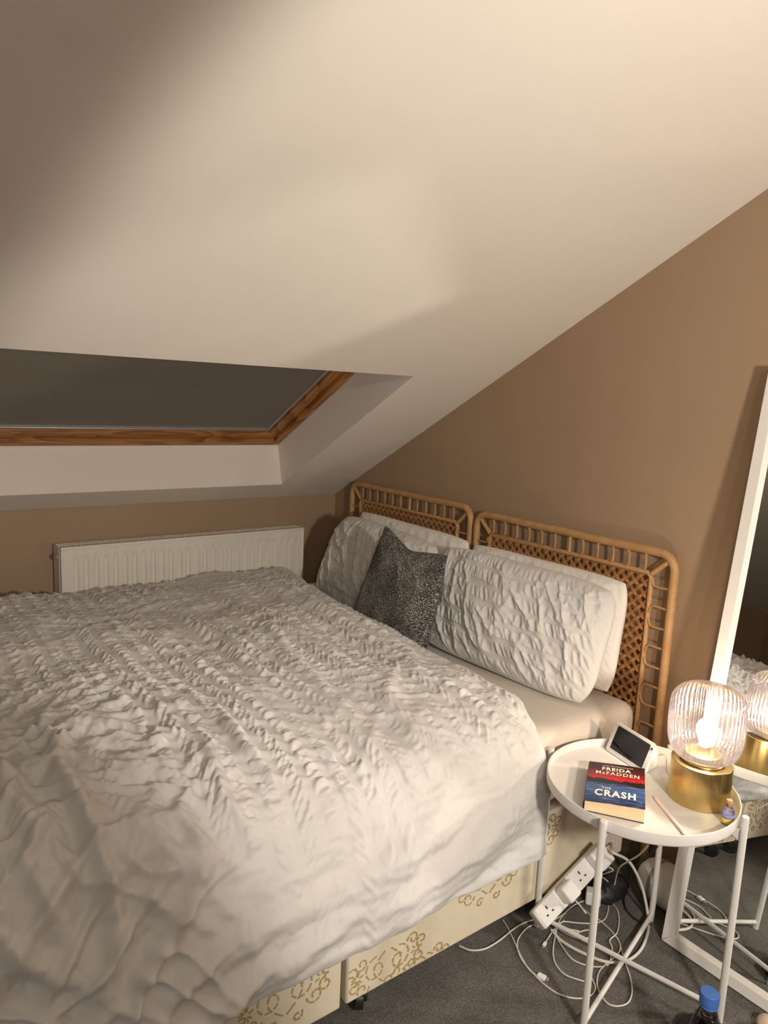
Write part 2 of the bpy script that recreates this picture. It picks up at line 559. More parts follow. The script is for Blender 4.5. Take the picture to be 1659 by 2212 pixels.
def sp3(s, y, d):
    return O0 + U * s + NRM * d + np.array([0, y, 0])


tag(box('floor', (XK - .1, Y0 - .1, -.06), (X1 + .1, YG + .1, 0), M['carpet']), kind='structure')
tag(box('wall_back', (XK - .1, YG, 0), (X1 + .1, YG + .1, ZC + .2), M['tan_paint']), kind='structure')
tag(box('wall_left', (XK - .1, Y0, 0), (XK, YG, ZK - .002), M['tan_paint']), kind='structure')
tag(box('wall_front', (XK - .1, Y0 - .1, 0), (X1 + .1, Y0, ZC + .2), M['tan_paint']), kind='structure')
tag(box('wall_right', (X1, Y0, 0), (X1 + .1, YG, ZC + .2), M['tan_paint']), kind='structure')

# roof slope with the roof-window opening (reveals come from its thickness)
OY0, OY1 = 0.20, 1.605
S0, S1 = 0.174, 1.226                # opening at the room face
SB0, SB1 = 0.2166, 1.15              # opening at the window frame
DT = 0.30
SE = (XR - XK) * UL
k0 = (SB0 - S0) / 0.174
k1 = (SB1 - S1) / 0.174
cb = MB()
def prism(s_in0, s_in1, s_out0, s_out1, y0, y1):
    v = [sp3(s_in0, y0, 0), sp3(s_in1, y0, 0), sp3(s_in1, y1, 0), sp3(s_in0, y1, 0),
         sp3(s_out0, y0, DT), sp3(s_out1, y0, DT), sp3(s_out1, y1, DT), sp3(s_out0, y1, DT)]
    cb.add(v, [(0, 1, 2, 3), (7, 6, 5, 4), (0, 4, 5, 1), (1, 5, 6, 2), (2, 6, 7, 3), (3, 7, 4, 0)])
prism(-.02, S0, -.1, S0 + k0 * DT, Y0, YG)
prism(S1, SE, S1 + k1 * DT, SE, Y0, YG)
cb.add([sp3(S0, Y0, 0), sp3(S1, Y0, 0), sp3(S1, OY0, 0), sp3(S0, OY0, 0), sp3(S0 + k0 * DT, Y0, DT), sp3(S1 + k1 * DT, Y0, DT), sp3(S1 + k1 * DT, OY0, DT), sp3(S0 + k0 * DT, OY0, DT)],
       [(0, 1, 2, 3), (2, 6, 7, 3), (7, 6, 5, 4)])
cb.add([sp3(S0, OY1, 0), sp3(S1, OY1, 0), sp3(S1, YG, 0), sp3(S0, YG, 0), sp3(S0 + k0 * DT, OY1, DT), sp3(S1 + k1 * DT, OY1, DT), sp3(S1 + k1 * DT, YG, DT), sp3(S0 + k0 * DT, YG, DT)],
       [(0, 1, 2, 3), (0, 4, 5, 1), (7, 6, 5, 4)])
cb.box((XR, Y0, ZC), (X1 + .1, YG, ZC + .1))
tag(cb.build('ceiling', M['ceiling_paint']), kind='structure')
tag(box('baseboard_back', (-0.30, YG - .016, 0), (X1, YG, .12), M['white_paint'], bevel=.004), kind='structure')

# ------------------------------------------------------------------ roof window
win = thing('window_1', 'pine-framed roof window set deep in the sloping ceiling', None, sp3(SB0, (OY0 + OY1) / 2, .174), kind='structure')
DW = 0.172
def slope_box(name, s0, s1, y0, y1, d0, d1, mat, parent, bevel=0.003):
    c = sp3((s0 + s1) / 2, (y0 + y1) / 2, (d0 + d1) / 2)
    v, f = frame_box_vf(c, U, (0, 1, 0), NRM, (s1 - s0) / 2, (y1 - y0) / 2, (d1 - d0) / 2)
    return MB().add(v, f).build(name, mat, parent, True, 35, bevel)
fs0, fs1, fy0, fy1 = SB0 + .004, SB1 - .01, OY0 + .002, OY1 - .002
slope_box('frame_rail', fs0, fs0 + .034, fy0, fy1, DW + .004, DW + .10, M['pine'], win)
slope_box('frame_rail', fs1 - .034, fs1, fy0, fy1, DW + .004, DW + .10, M['pine'], win)
slope_box('frame_stile', fs0 + .034, fs1 - .034, fy1 - .034, fy1, DW + .004, DW + .10, M['pine_stile'], win)
slope_box('frame_stile', fs0 + .034, fs1 - .034, fy0, fy0 + .034, DW + .004, DW + .10, M['pine_stile'], win)
a0, a1, b0, b1 = fs0 + .036, fs1 - .036, fy0 + .036, fy1 - .036
slope_box('sash_rail', a0, a0 + .045, b0, b1, DW + .022, DW + .085, M['pine'], win)
slope_box('sash_rail', a1 - .045, a1, b0, b1, DW + .022, DW + .085, M['pine'], win)
slope_box('sash_stile', a0 + .045, a1 - .045, b1 - .045, b1, DW + .022, DW + .085, M['pine_stile'], win)
slope_box('sash_stile', a0 + .045, a1 - .045, b0, b0 + .045, DW + .022, DW + .085, M['pine_stile'], win)
slope_box('pane', a0 + .04, a1 - .04, b0 + .04, b1 - .04, DW + .075, DW + .083, M['window_glass'], win, 0)
lathe('screw', [(0, 0), (.006, 0), (.006, .003), (0, .004)], M['grey_plastic'], sp3(fs0 + .06, fy1 - .036, DW + .03), win, 12, axis=(0, -1, 0))

bl = thing('roller_blind', 'closed grey-brown blackout blind filling the roof window', 'blind', sp3(a0, (b0 + b1) / 2, DW + .04))
c0, c1, e0, e1 = a0 + .047, a1 - .047, b0 + .047, b1 - .047
slope_box('blind_fabric', c0 + .008, c1, e0 + .004, e1 - .004, DW + .048, DW + .0495, M['blind_fabric'], bl, 0)
slope_box('bottom_bar', c0, c0 + .012, e0 + .012, e1 - .012, DW + .036, DW + .056, M['aluminium'], bl, .002)
slope_box('guide_rail', c0, c1, e1 - .012, e1, DW + .034, DW + .058, M['aluminium'], bl, .002)
slope_box('guide_rail', c0, c1, e0, e0 + .012, DW + .034, DW + .058, M['aluminium'], bl, .002)

# ------------------------------------------------------------------ radiator
RX, RY0, RY1, RZ0, RZ1 = -2.965, 0.65, 1.755, 0.20, 0.826
rad = thing('radiator', 'cream-white fluted panel radiator on the low wall behind the bed', 'radiator', (RX, (RY0 + RY1) / 2, 0))
ny, nflute = 27 * 14, 27
ys = np.linspace(RY0 + .012, RY1 - .012, ny + 1)
zs = np.array([RZ0 + .012, RZ0 + .03, RZ0 + .045, RZ0 + .07, .5, .68, RZ1 - .062, RZ1 - .048, RZ1 - .04, RZ1 - .012])
amp = np.array([0, 0, .3, 1, 1, 1, 1, .3, 0, 0.])
ph = ((ys - RY0 - .03) / (RY1 - RY0 - .06) * nflute) % 1.0
inside = (ys > RY0 + .03) & (ys < RY1 - .03)
fl = sstep(.50, .60, ph) - sstep(.90, 1.0, ph)
fl = np.where(inside, fl, 0)
vv = np.array([(RX + .002 - .008 * fl[j] * amp[i], ys[j], zs[i]) for i in range(len(zs)) for j in range(ny + 1)])
idx = np.arange(len(zs) * (ny + 1)).reshape(len(zs), ny + 1)
ff = np.stack([idx[:-1, :-1], idx[:-1, 1:], idx[1:, 1:], idx[1:, :-1]], -1).reshape(-1, 4)
mesh_obj('fluted_panel', vv, ff, M['radiator_enamel'], rad, True, None, 40)
fb = MB()
fb.box((RX - .010, RY0 + .002, RZ1 - .014), (RX + .003, RY1 - .002, RZ1)); fb.box((RX - .010, RY0 + .002, RZ0), (RX + .003, RY1 - .002, RZ0 + .014))
fb.box((RX - .010, RY0 + .002, RZ0 + .014), (RX + .003, RY0 + .014, RZ1 - .014)); fb.box((RX - .010, RY1 - .014, RZ0 + .014), (RX + .003, RY1 - .002, RZ1 - .014))
fb.build('panel_rim', M['radiator_enamel'], rad, True, 35, .003)
box('rear_panel', (XK + .016, RY0 + .01, RZ0), (XK + .026, RY1 - .01, RZ1 - .006), M['radiator_enamel'], rad, .002)
box('convector_core', (XK + .034, RY0 + .02, RZ0 + .02), (RX - .014, RY1 - .02, RZ1 - .03), M['grille_dark'], rad)
box('side_panel', (XK + .012, RY0 - .002, RZ0 + .01), (RX - .011, RY0 + .0015, RZ1 - .002), M['radiator_enamel'], rad, .0015)
box('side_panel', (XK + .012, RY1 - .0015, RZ0 + .01), (RX - .011, RY1 + .002, RZ1 - .002), M['radiator_enamel'], rad, .0015)
gb = MB()
for yy in np.arange(RY0 + .012, RY1 - .012, .0115):
    gb.box((XK + .03, yy, RZ1 - .010), (RX - .012, yy + .0052, RZ1 - .003))
for xx in (XK + .028, (XK + RX) / 2, RX - .0135):
    gb.box((xx - .003, RY0 + .004, RZ1 - .011), (xx + .003, RY1 - .004, RZ1 - .0025))
gb.build('top_grille', M['radiator_enamel'], rad)
lathe('bleed_plug', [(0, 0), (.011, 0), (.011, .006), (.005, .008), (.005, .012), (0, .012)], M['grey_plastic'], (RX - .035, RY0 - .0025, RZ1 - .045), rad, 16, axis=(0, -1, 0))
for yy in (RY0 + .2, RY1 - .2):
    box('wall_bracket', (XK + .0006, yy - .02, .30), (XK + .018, yy + .02, .75), M['radiator_enamel'], rad)
for yy in (RY0 + .03, RY1 - .03):
    tube('feed_pipe', [(XK + .05, yy, 0), (XK + .05, yy, .12), (XK + .05, yy, .22)], .0075, M['radiator_enamel'], rad, 10)

# ------------------------------------------------------------------ bed: divan halves
BX0, BX1 = -2.94, -1.19
BZ0, BZ1 = 0.075, 0.335


def spiral(cx, cy, r0, turns, start, dirn, n=22):
    return [(cx + r0 * (1 - .72 * t) * math.cos(start + dirn * turns * 2 * math.pi * t), cy + r0 * (1 - .72 * t) * math.sin(start + dirn * turns * 2 * math.pi * t)) for t in np.linspace(0, 1, 34)]


def motif_strokes(s=1.0):
    st = []
    for g in (-1, 1):
        st.append([(g * (.004 + .036 * math.sin(t * 3.0)), -.036 + .085 * t) for t in np.linspace(0, 1, 16)])
        st.append(spiral(g * .034, .012, .034, 1.15, math.pi / 2 if g > 0 else math.pi / 2, -g))
        st.append(spiral(g * .072, -.024, .020, 1.1, 0 if g < 0 else math.pi, g))
        st.append(spiral(g * .098, -.010, .018, 1.1, math.pi / 2, g))
        st.append(spiral(g * .104, .030, .018, 1.1, -math.pi / 2, -g))
        st.append(spiral(g * .076, .044, .018, 1.1, math.pi, -g))
        st.append(spiral(g * .030, -.052, .013, 1.0, 0.6, -g))
        for k in range(6):
            a = k * math.pi / 3 + .3
            st.append([(g * .088 + .0065 * math.cos(a), .010 + .0065 * math.sin(a)), (g * .088 + .017 * math.cos(a), .010 + .017 * math.sin(a))])
    return [[(x * s, y * s) for x, y in q] for q in st]


def brocade(parent, centres, ylo, yhi, x):
    mb = MB()
    for cy, cz, s in centres:
        for qi, q in enumerate(motif_strokes(s)):
            dx_ = .00006 * (qi % 22)
            P = np.array(q); T = np.gradient(P, axis=0); T /= np.linalg.norm(T, axis=1)[:, None] + 1e-9
            Nn = np.stack([-T[:, 1], T[:, 0]], 1) * .0019
            for i in range(len(P) - 1):
                if len(P) > 3 and i % 4 == 3: continue
                quad = [P[i] - Nn[i], P[i + 1] - Nn[i + 1], P[i + 1] + Nn[i + 1], P[i] + Nn[i]]
                w = [(x, cy + a, cz + b_) for a, b_ in quad]
                if all(ylo + .004 < p[1] < yhi - .004 and BZ0 + .006 < p[2] < BZ1 - .005 for p in w):
                    v = [(x - .0004, p[1], p[2]) for p in w] + [(x + .0006 + dx_, p[1], p[2]) for p in w]
                    mb.add(v, [(4, 5, 6, 7), (0, 1, 5, 4), (1, 2, 6, 5), (2, 3, 7, 6), (3, 0, 4, 7)])
    return tag(mb.build('brocade_pattern', M['gold_thread'], parent), 'gold scrolling brocade pattern', kind='stuff')


for (y0, y1, lab, cents) in ((0.848, 1.895, 'cream divan base half at the headboard end with gold scroll brocade', [(1.296, .214, 1.0), (.965, .118, 1.0), (1.06, .055, .9), (1.47, .27, .9)]),
                             (-.10, 0.833, 'cream divan base half at the foot end, nearest the camera', [(.687, .176, 1.05), (.36, .118, 1.0), (.05, .2, 1.0)])):
    dv = thing('divan_base', lab, 'bed base', ((BX0 + BX1) / 2, (y0 + y1) / 2, 0), 'two halves of the divan bed')
    box('upholstered_box', (BX0, y0, BZ0), (BX1, y1, BZ1), M['base_fabric'], dv, .006, 3)
    brocade(dv, cents, y0, y1, BX1 + .0004)
    for cx in (BX1 - .045, BX0 + .08):
        for cy in (y0 + .07, y1 - .07):
            cst = lathe('castor', rounded_profile([(0, -.011), (.026, -.011), (.026, .011), (0, .011)], .005), M['black_plastic'], (cx, cy, .0265), dv, 20, axis=(.55, .83, 0))
            lathe('castor_stem', [(0, .03), (.009, .03), (.009, BZ0), (0, BZ0)], M['aluminium'], (cx + .004, cy + .004, 0), cst, 12)
            lathe('castor_hood', rounded_profile([(0, -.0125), (.019, -.0125), (.019, .0125), (0, .0125)], .004), M['black_plastic'], (cx + .004, cy + .006, .040), cst, 16, axis=(.55, .83, 0))

# mattress in its fitted sheet: rounded box as a grid-mapped superellipsoid
def rounded_block(lo, hi, r, seg=6, wob=None):
    lo, hi = np.array(lo), np.array(hi)
    n = 34
    g = np.linspace(-1, 1, n)
    faces_v, faces_f, base = [], [], 0
    half = (hi - lo) / 2; c = (hi + lo) / 2
    for ax in range(3):
        for sg in (-1, 1):
            A, B = np.meshgrid(g, g, indexing='ij')
            # concentrate samples towards edges
            A, B = np.sin(A * np.pi / 2), np.sin(B * np.pi / 2)
            P = np.zeros((n, n, 3))
            o = [i for i in range(3) if i != ax]
            P[..., ax] = sg; P[..., o[0]] = A; P[..., o[1]] = B
            Q = P * half
            inner = np.clip(Q, -(half - r), half - r)
            dlt = Q - inner
            ln = np.linalg.norm(dlt, axis=-1, keepdims=True)
            Q = inner + dlt / np.maximum(ln, 1e-9) * np.minimum(r, np.maximum(ln, 1e-9))
            V = (Q + c).reshape(-1, 3)
            I = np.arange(n * n).reshape(n, n) + base
            F = np.stack([I[:-1, :-1], I[1:, :-1], I[1:, 1:], I[:-1, 1:]], -1).reshape(-1, 4)
            flip = (sg > 0) == (ax == 1)
            if flip: F = F[:, ::-1]
            faces_v.append(V); faces_f.append(F); base += n * n
    V = np.vstack(faces_v); F = np.vstack(faces_f)
    key = np.round(V, 5)
    _, first, inv = np.unique(key, axis=0, return_index=True, return_inverse=True)
    inv = inv.reshape(-1)
    F = inv[F]; V = V[first]
    F = F[[len(set(q)) == 4 for q in F.tolist()]]
    if wob is not None: V = wob(V)
    return V, F


def sheet_wob(V):
    V = V.copy()
    side = sstep(.46, .54, V[:, 2])
    V[:, 0] += .004 * perlin(V[:, 1] * 9, V[:, 2] * 5 + 3) * (V[:, 0] > -1.5)
    V[:, 2] += .004 * perlin(V[:, 0] * 7, V[:, 1] * 5) * side
    return V


mv, mf = rounded_block((BX0, -.10, .338), (-1.198, 1.925, .564), .045, wob=sheet_wob)
mt_o = mesh_obj('mattress', mv, mf, M['sheet'], None, True)
tag(mt_o, 'thick mattress in a cream fitted sheet, bare strip below the pillows', 'mattress')

# ------------------------------------------------------------------ duvet
def resample(poly, n):
    P = catmull(poly, 30)
    L = np.concatenate([[0], np.cumsum(np.linalg.norm(np.diff(P, axis=0), axis=1))])
    s = np.linspace(0, L[-1], n)
    return np.stack([np.interp(s, L, P[:, i]) for i in range(P.shape[1])], 1), s


sec, arc = resample([(-2.944, .47), (-2.946, .56), (-2.925, .635), (-2.86, .668), (-2.6, .682), (-2.2, .690), (-1.8, .682), (-1.5, .668), (-1.32, .648), (-1.225, .612), (-1.165, .545), (-1.128, .45), (-1.108, .36), (-1.105, .30), (-1.118, .281), (-1.145, .287), (-1.160, .32)], 700)
tn = np.gradient(sec, axis=0); tn /= np.linalg.norm(tn, axis=1)[:, None]
nr = np.stack([-tn[:, 1], tn[:, 0]], 1)          # outward (up / towards camera)
i_hem = int(np.argmin(np.abs(arc - (arc[-1] - .075))))
NB = 500
YF = -.16
# head edge across the bed
hx = np.array([0, .12, .30, .80, 1.30, 1.55, 1.72, 1.80, 2.0, 2.2, 2.4])
_im = int(np.argmax(sec[:, 0]))
a_of_x = lambda x: float(np.interp(x, sec[15:_im, 0], arc[15:_im]))
he_a = [arc[0], a_of_x(-2.90), a_of_x(-2.7), a_of_x(-2.24), a_of_x(-1.7), a_of_x(-1.44), a_of_x(-1.29), a_of_x(-1.17), arc[i_hem] - .2, arc[i_hem], arc[-1]]
he_y = [1.66, 1.655, 1.59, 1.505, 1.490, 1.508, 1.512, 1.48, 1.475, 1.44, 1.43]
yh = np.interp(arc, he_a, he_y) + .010 * perlin(arc * 9, arc * 0 + .5) + .006 * perlin(arc * 25, arc * 0 + 4.5)
bt = np.linspace(0, 1, NB)
A = np.repeat(arc[:, None], NB, 1)
Yv = YF + (yh[:, None] - YF) * bt[None, :]
E = (yh[:, None] - YF) * (1 - bt[None, :])        # distance from head edge
E2 = (yh[:, None] - YF) * bt[None, :]
Rr = .060
inw = np.where(E < Rr, Rr - np.sqrt(np.maximum(Rr ** 2 - (Rr - E) ** 2, 0)), 0) + np.where(E2 < Rr, Rr - np.sqrt(np.maximum(Rr ** 2 - (Rr - E2) ** 2, 0)), 0)

inw = inw * (1 - sstep(arc[i_hem] - .05, arc[i_hem] + .02, A)) * sstep(.02, .22, A)
X0, Z0 = np.repeat(sec[:, 0:1], NB, 1), np.repeat(sec[:, 1:2], NB, 1)
edge_f = sstep(0, .10, E) * sstep(.0, .06, E2)
hem_f = sstep(0, .06, arc[-1] - .06 - A)
far_f = sstep(0.02, .16, A)
# --- cloth relief
wa = A + .030 * perlin(A * 2.6 + 5, Yv * 2.6) + .006 * perlin(A * 9, Yv * 9 + 8)
wy = Yv + .028 * perlin(A * 1.6, Yv * 1.6 + 40) + .005 * perlin(A * 6 + 30, Yv * 6)
per = .056
band = .5 + .5 * np.cos(2 * np.pi * wy / per)
band = sstep(.12, .55, band)
row = wy / per
pk = perlin(wa / .0175 + .22 * wy / .0175 + 2.3 * np.sin(row * 1.9), row * 1.15 + 3)
pk = np.where(pk > 0, pk, .75 * pk)
pk2 = perlin(wa / .0095 + .3 * wy / .0095, row * 1.6 + 8)
side = sstep(a_of_x(-1.28), a_of_x(-1.15), A)
pstr = .55 + .6 * sstep(-.35, .35, perlin(A * 2.1 + 60, Yv * 2.1 + 9))
pstr = pstr * (1 - .65 * side) * (1 - .35 * sstep(.75, .2, Yv))
puck = (.0100 * pk + .0030 * pk2 + .0018) * band * pstr - .0016 * (1 - band) * pstr
rid = lambda x, y: np.exp(-(perlin(x, y) * 4.2) ** 2)
# wrinkles running mostly along the bed, stronger towards the head and in the middle
cr = rid(wa / .13 + .35 * Yv / .13, wy / .36 + 20)
cr2 = rid(wa / .07 - .5 * wy / .07, wy / .22 + 77)
wr_m = sstep(-.25, .45, perlin(A * 1.7 + 12, Yv * 1.7 + 31))
wr = (.008 * cr * wr_m + .0045 * cr2 * (.35 + .65 * (1 - wr_m))) * (1 - .8 * side)
# crumpling in the shadowed foot half: folds fanning down over the edge
foot = sstep(.72, .40, Yv) * sstep(a_of_x(-2.2), a_of_x(-1.5), A)
cf = rid((A + 0.75 * Yv) / .10 + .6 * perlin(A * 4, Yv * 4), (A - Yv) / .42 + 11)
cf2 = rid((A - .9 * Yv) / .09 + 9 + .5 * perlin(A * 7, Yv * 7 + 3), (A + Yv) / .30 + 61)
wr = wr + foot * (.018 * cf + .014 * cf2 + .005 * perlin(A / .045 + 3, Yv / .045) + .002 * perlin(A / .018, Yv / .018 + 5))
big = .020 * perlin(A * 2.3 + 3, Yv * 2.6 + 7) + .010 * perlin(A * 5 + 3, Yv * 5 + 17)
# soft horizontal ripples on the hanging side
rip = side * 1.4 * (.010 * perlin(A / .10 + .35 * Yv / .10, Yv / .38 + 5) + .005 * perlin(A / .05 + 4 + .3 * Yv / .05, Yv / .19) + .0025 * perlin(A / .022, Yv / .07 + 3))
# big diagonal folds traced by where they run over the bed (points on the bed surface)
def fold(pts, wdt, hgt):
    pts = np.array(pts, float)
    best = np.full(A.shape, 9.0); tt = np.zeros(A.shape); L = 0
    tot = np.sum(np.linalg.norm(np.diff(pts, axis=0), axis=1))
    for p, q in zip(pts[:-1], pts[1:]):
        d = q - p; l2 = d @ d
        t = np.clip(((A - p[0]) * d[0] + (Yv - p[1]) * d[1]) / l2, 0, 1)
        dist = np.hypot(A - p[0] - t * d[0], Yv - p[1] - t * d[1])
        m_ = dist < best
        best = np.where(m_, dist, best); tt = np.where(m_, (L + t * math.sqrt(l2)) / tot, tt); L += math.sqrt(l2)
    taper = np.sin(np.pi * np.clip(tt, .02, .98)) ** .6
    return hgt * taper * np.exp(-(best / wdt) ** 2)
ax_ = a_of_x
E1 = arc[i_hem]
folds = (fold([(ax_(-1.65), .34), (ax_(-1.42), .30), (E1 - .26, .33), (E1 - .14, .285)], .020, .030) +
         fold([(ax_(-1.9), .12), (ax_(-1.5), .20), (E1 - .30, .24), (E1 - .15, .28)], .024, .024) +
         fold([(ax_(-1.45), .02), (E1 - .36, .10), (E1 - .16, .27)], .022, .024) +
         fold([(ax_(-1.32), .48), (E1 - .30, .50), (E1 - .20, .42), (E1 - .14, .30)], .022, .022) +
         fold([(ax_(-1.5), .62), (ax_(-1.28), .58), (E1 - .30, .60)], .016, .020) +
         fold([(ax_(-1.6), .70), (ax_(-1.38), .68), (ax_(-1.24), .70)], .015, .018) +
         fold([(E1 - .10, .10), (E1 - .12, .45), (E1 - .16, .85), (E1 - .20, 1.15)], .030, .018) +
         fold([(E1 - .06, .30), (E1 - .07, .7), (E1 - .10, 1.1), (E1 - .12, 1.35)], .022, .012) +
         fold([(E1 - .03, .05), (E1 - .04, .4), (E1 - .05, .7)], .03, .016) +
         fold([(ax_(-2.35), .86), (ax_(-2.0), .93), (ax_(-1.75), .88)], .030, .022) +
         fold([(ax_(-2.1), 1.1), (ax_(-1.8), 1.02), (ax_(-1.5), 1.0)], .022, .016) +
         fold([(ax_(-1.75), 1.42), (ax_(-1.5), 1.28), (ax_(-1.36), 1.25)], .024, .010) +
         fold([(ax_(-1.62), 1.30), (ax_(-1.45), 1.12), (ax_(-1.25), 1.08), (E1 - .30, 1.10)], .022, .011) +
         fold([(ax_(-2.6), 1.42), (ax_(-2.2), 1.36), (ax_(-1.85), 1.40)], .018, .016) +
         fold([(ax_(-2.45), 1.28), (ax_(-2.1), 1.25), (ax_(-1.7), 1.30)], .016, .014))
disp = (puck + wr + big + rip + folds * (1 + .35 * foot)) * edge_f * hem_f * (.35 + .65 * far_f)
off = disp - inw
XX = X0 + nr[:, 0:1] * off
ZZ = Z0 + nr[:, 1:2] * off
XX = np.maximum(XX, -2.957)
YY = Yv
# hem line waves
wave = (.010 * perlin(Yv * 5, Yv * 0 + 2) + .006 * perlin(Yv * 14, Yv * 0 + 5)) * sstep(E1 - .25, E1, A)
ZZ = ZZ + wave
ZZ = np.where((A < E1) & (X0 < -1.2), np.maximum(ZZ, .572), ZZ)
V = np.stack([XX, YY, ZZ], -1).reshape(-1, 3)
I = np.arange(V.shape[0]).reshape(len(arc), NB)
F = np.stack([I[:-1, :-1], I[:-1, 1:], I[1:, 1:], I[1:, :-1]], -1).reshape(-1, 4)
dv = mesh_obj('duvet', V, F[:, ::-1], M['cotton'], None, True)
tag(dv, 'crumpled white seersucker duvet covering the bed and hanging over its side', 'duvet')

# ------------------------------------------------------------------ pillows and cushion
def pillow_geo(w, h, T, n, seed, seer, pinch=.03, power=.42, dent=None, rnd=.28, taper=0.0):
    g = np.linspace(-1, 1, n); g = np.sign(g) * (1 - (1 - np.abs(g)) ** 1.35)
    Ug, Vg = np.meshgrid(g, g, indexing='ij')
    out_v, out_f, uvs = [], [], []
    ox = seed * 17.3
    for sg in (1, -1):
        x = w / 2 * Ug * (1 - pinch * (1 - Vg ** 2)) * np.sqrt(1 - rnd * Vg ** 4 / 2)
        y = h / 2 * Vg * (1 - pinch * (1 - Ug ** 2)) * np.sqrt(1 - rnd * Ug ** 4 / 2)
        x = x * (1 - taper * sstep(-1, 1, Vg))
        th = T * (np.maximum((1 - np.abs(Ug) ** 2.1) * (1 - np.abs(Vg) ** 2.1), 0)) ** power
        ef = sstep(0, .25, np.minimum(1 - np.abs(Ug), 1 - np.abs(Vg)))
        d = .016 * perlin(x * 4 + ox, y * 4 + sg * 9) + .006 * perlin(x * 11 + ox, y * 11)
        if seer:
            wx = x + .014 * perlin(x * 5 + ox, y * 5); wy_ = y + .010 * perlin(x * 4 + ox + 9, y * 4)
            per_ = .055
            bd = sstep(.05, .45, .5 + .5 * np.cos(2 * np.pi * wy_ / per_))
            pkk = .7 - 2.2 * np.abs(perlin(wx / .026 + ox + .45 * wy_ / .026, wy_ / .085 + 3.3 + ox))
            d = d + .0062 * pkk * bd + .0014 * perlin(wx / .011 + ox, wy_ / .05) * bd - .0010 * (1 - bd)
            d = d + .010 * np.clip(1 - 1.8 * np.abs(perlin(x / .09 + .8 * y / .09 + ox + 3, y / .30 - x / .4)), 0, 1) ** 3
        else:
            d = d + .006 * np.clip(1 - 1.8 * np.abs(perlin(x / .12 + y / .2 + ox, y / .16)), 0, 1) ** 3 + .002 * perlin(x / .03, y / .05)
        # gathers towards the seams
        d = d * (.25 + .75 * ef) + .0035 * (1 - ef) * perlin((x + y) / .022 + ox, (x - y) / .05) * (np.minimum(1 - np.abs(Ug), 1 - np.abs(Vg)) > .004)
        z = sg * (th + d * sstep(0, .08, np.minimum(1 - np.abs(Ug), 1 - np.abs(Vg))))
        if dent is not None: y = y + dent(Ug, Vg)
        base = len(out_v) and out_v[0].shape[0]
        out_v.append(np.stack([x, y, z], -1).reshape(-1, 3))
        uvs.append(np.stack([x + .5, y + .5], -1).reshape(-1, 2))
        I = np.arange(n * n).reshape(n, n) + base
        F = np.stack([I[:-1, :-1], I[1:, :-1], I[1:, 1:], I[:-1, 1:]], -1).reshape(-1, 4)
        out_f.append(F if sg > 0 else F[:, ::-1])
    return np.vstack(out_v), np.vstack(out_f), np.vstack(uvs)


def place(Vl, c, tilt, yaw=0.0, roll=0.0):
    t, y, r = map(math.radians, (tilt, yaw, roll))
    up = np.array([0, math.sin(t), math.cos(t)]); nrm = np.array([0, -math.cos(t), math.sin(t)]); rt = np.array([1., 0, 0])
    rt2 = math.cos(r) * rt + math.sin(r) * up; up2 = -math.sin(r) * rt + math.cos(r) * up
    B = np.stack([rt2, up2, nrm])
    W = Vl @ B
    cy, sy = math.cos(y), math.sin(y)
    Rz = np.array([[cy, -sy, 0], [sy, cy, 0], [0, 0, 1]])
    return W @ Rz.T + np.array(c)


def pillow(name, label, cat, c, w, h, T, tilt, yaw, roll, seed, seer, mat, group, n=150, **kw):
    v, f, uv = pillow_geo(w, h, T, n, seed, seer, **kw)
    P = place(v, c, tilt, yaw, roll)
    return tag(mesh_obj(name, P, f, mat, None, True, uv), label, cat, group)


def flop(Uu, Vv):
    # the top edge sags between its two pointed corners
    return -.058 * sstep(.25, 1, Vv) * sstep(-1.05, .1, Uu) * (1 - .35 * sstep(-.3, 1, Uu))


PG = 'pillows against the rattan headboards'
pillow('pillow', 'plain white pillow behind the seersucker one, at the radiator end', 'pillow', (-2.345, 1.885, .757), .74, .375, .058, 8, 2, -1, 3, False, M['plain_cotton'], PG)
pillow('pillow', 'plain white pillow behind the seersucker one, at the bedside table end', 'pillow', (-1.614, 1.885, .754), .74, .370, .058, 8, -2, 1, 4, False, M['plain_cotton'], PG)
pillow('pillow', 'white seersucker pillow beside the radiator, partly behind the grey cushion', 'pillow', (-2.365, 1.728, .748), .76, .405, .078, 24, -3, -1, 1, True, M['cotton'], PG, 300, power=.5, rnd=.42)
pillow('pillow', 'large white seersucker pillow between the grey cushion and the bedside table', 'pillow', (-1.610, 1.752, .752), .76, .39, .080, 19, 5, -1, 2, True, M['cotton'], PG, 300, power=.5, rnd=.42)
cushion = pillow('cushion', 'dark charcoal tweed square cushion propped against the white pillows', 'cushion', (-1.955, 1.548, .766), .46, .46, .066, 18, -2, 0, 6, False, M['tweed'], None, 120, pinch=.03, power=.55, dent=flop, rnd=.05, taper=.14)

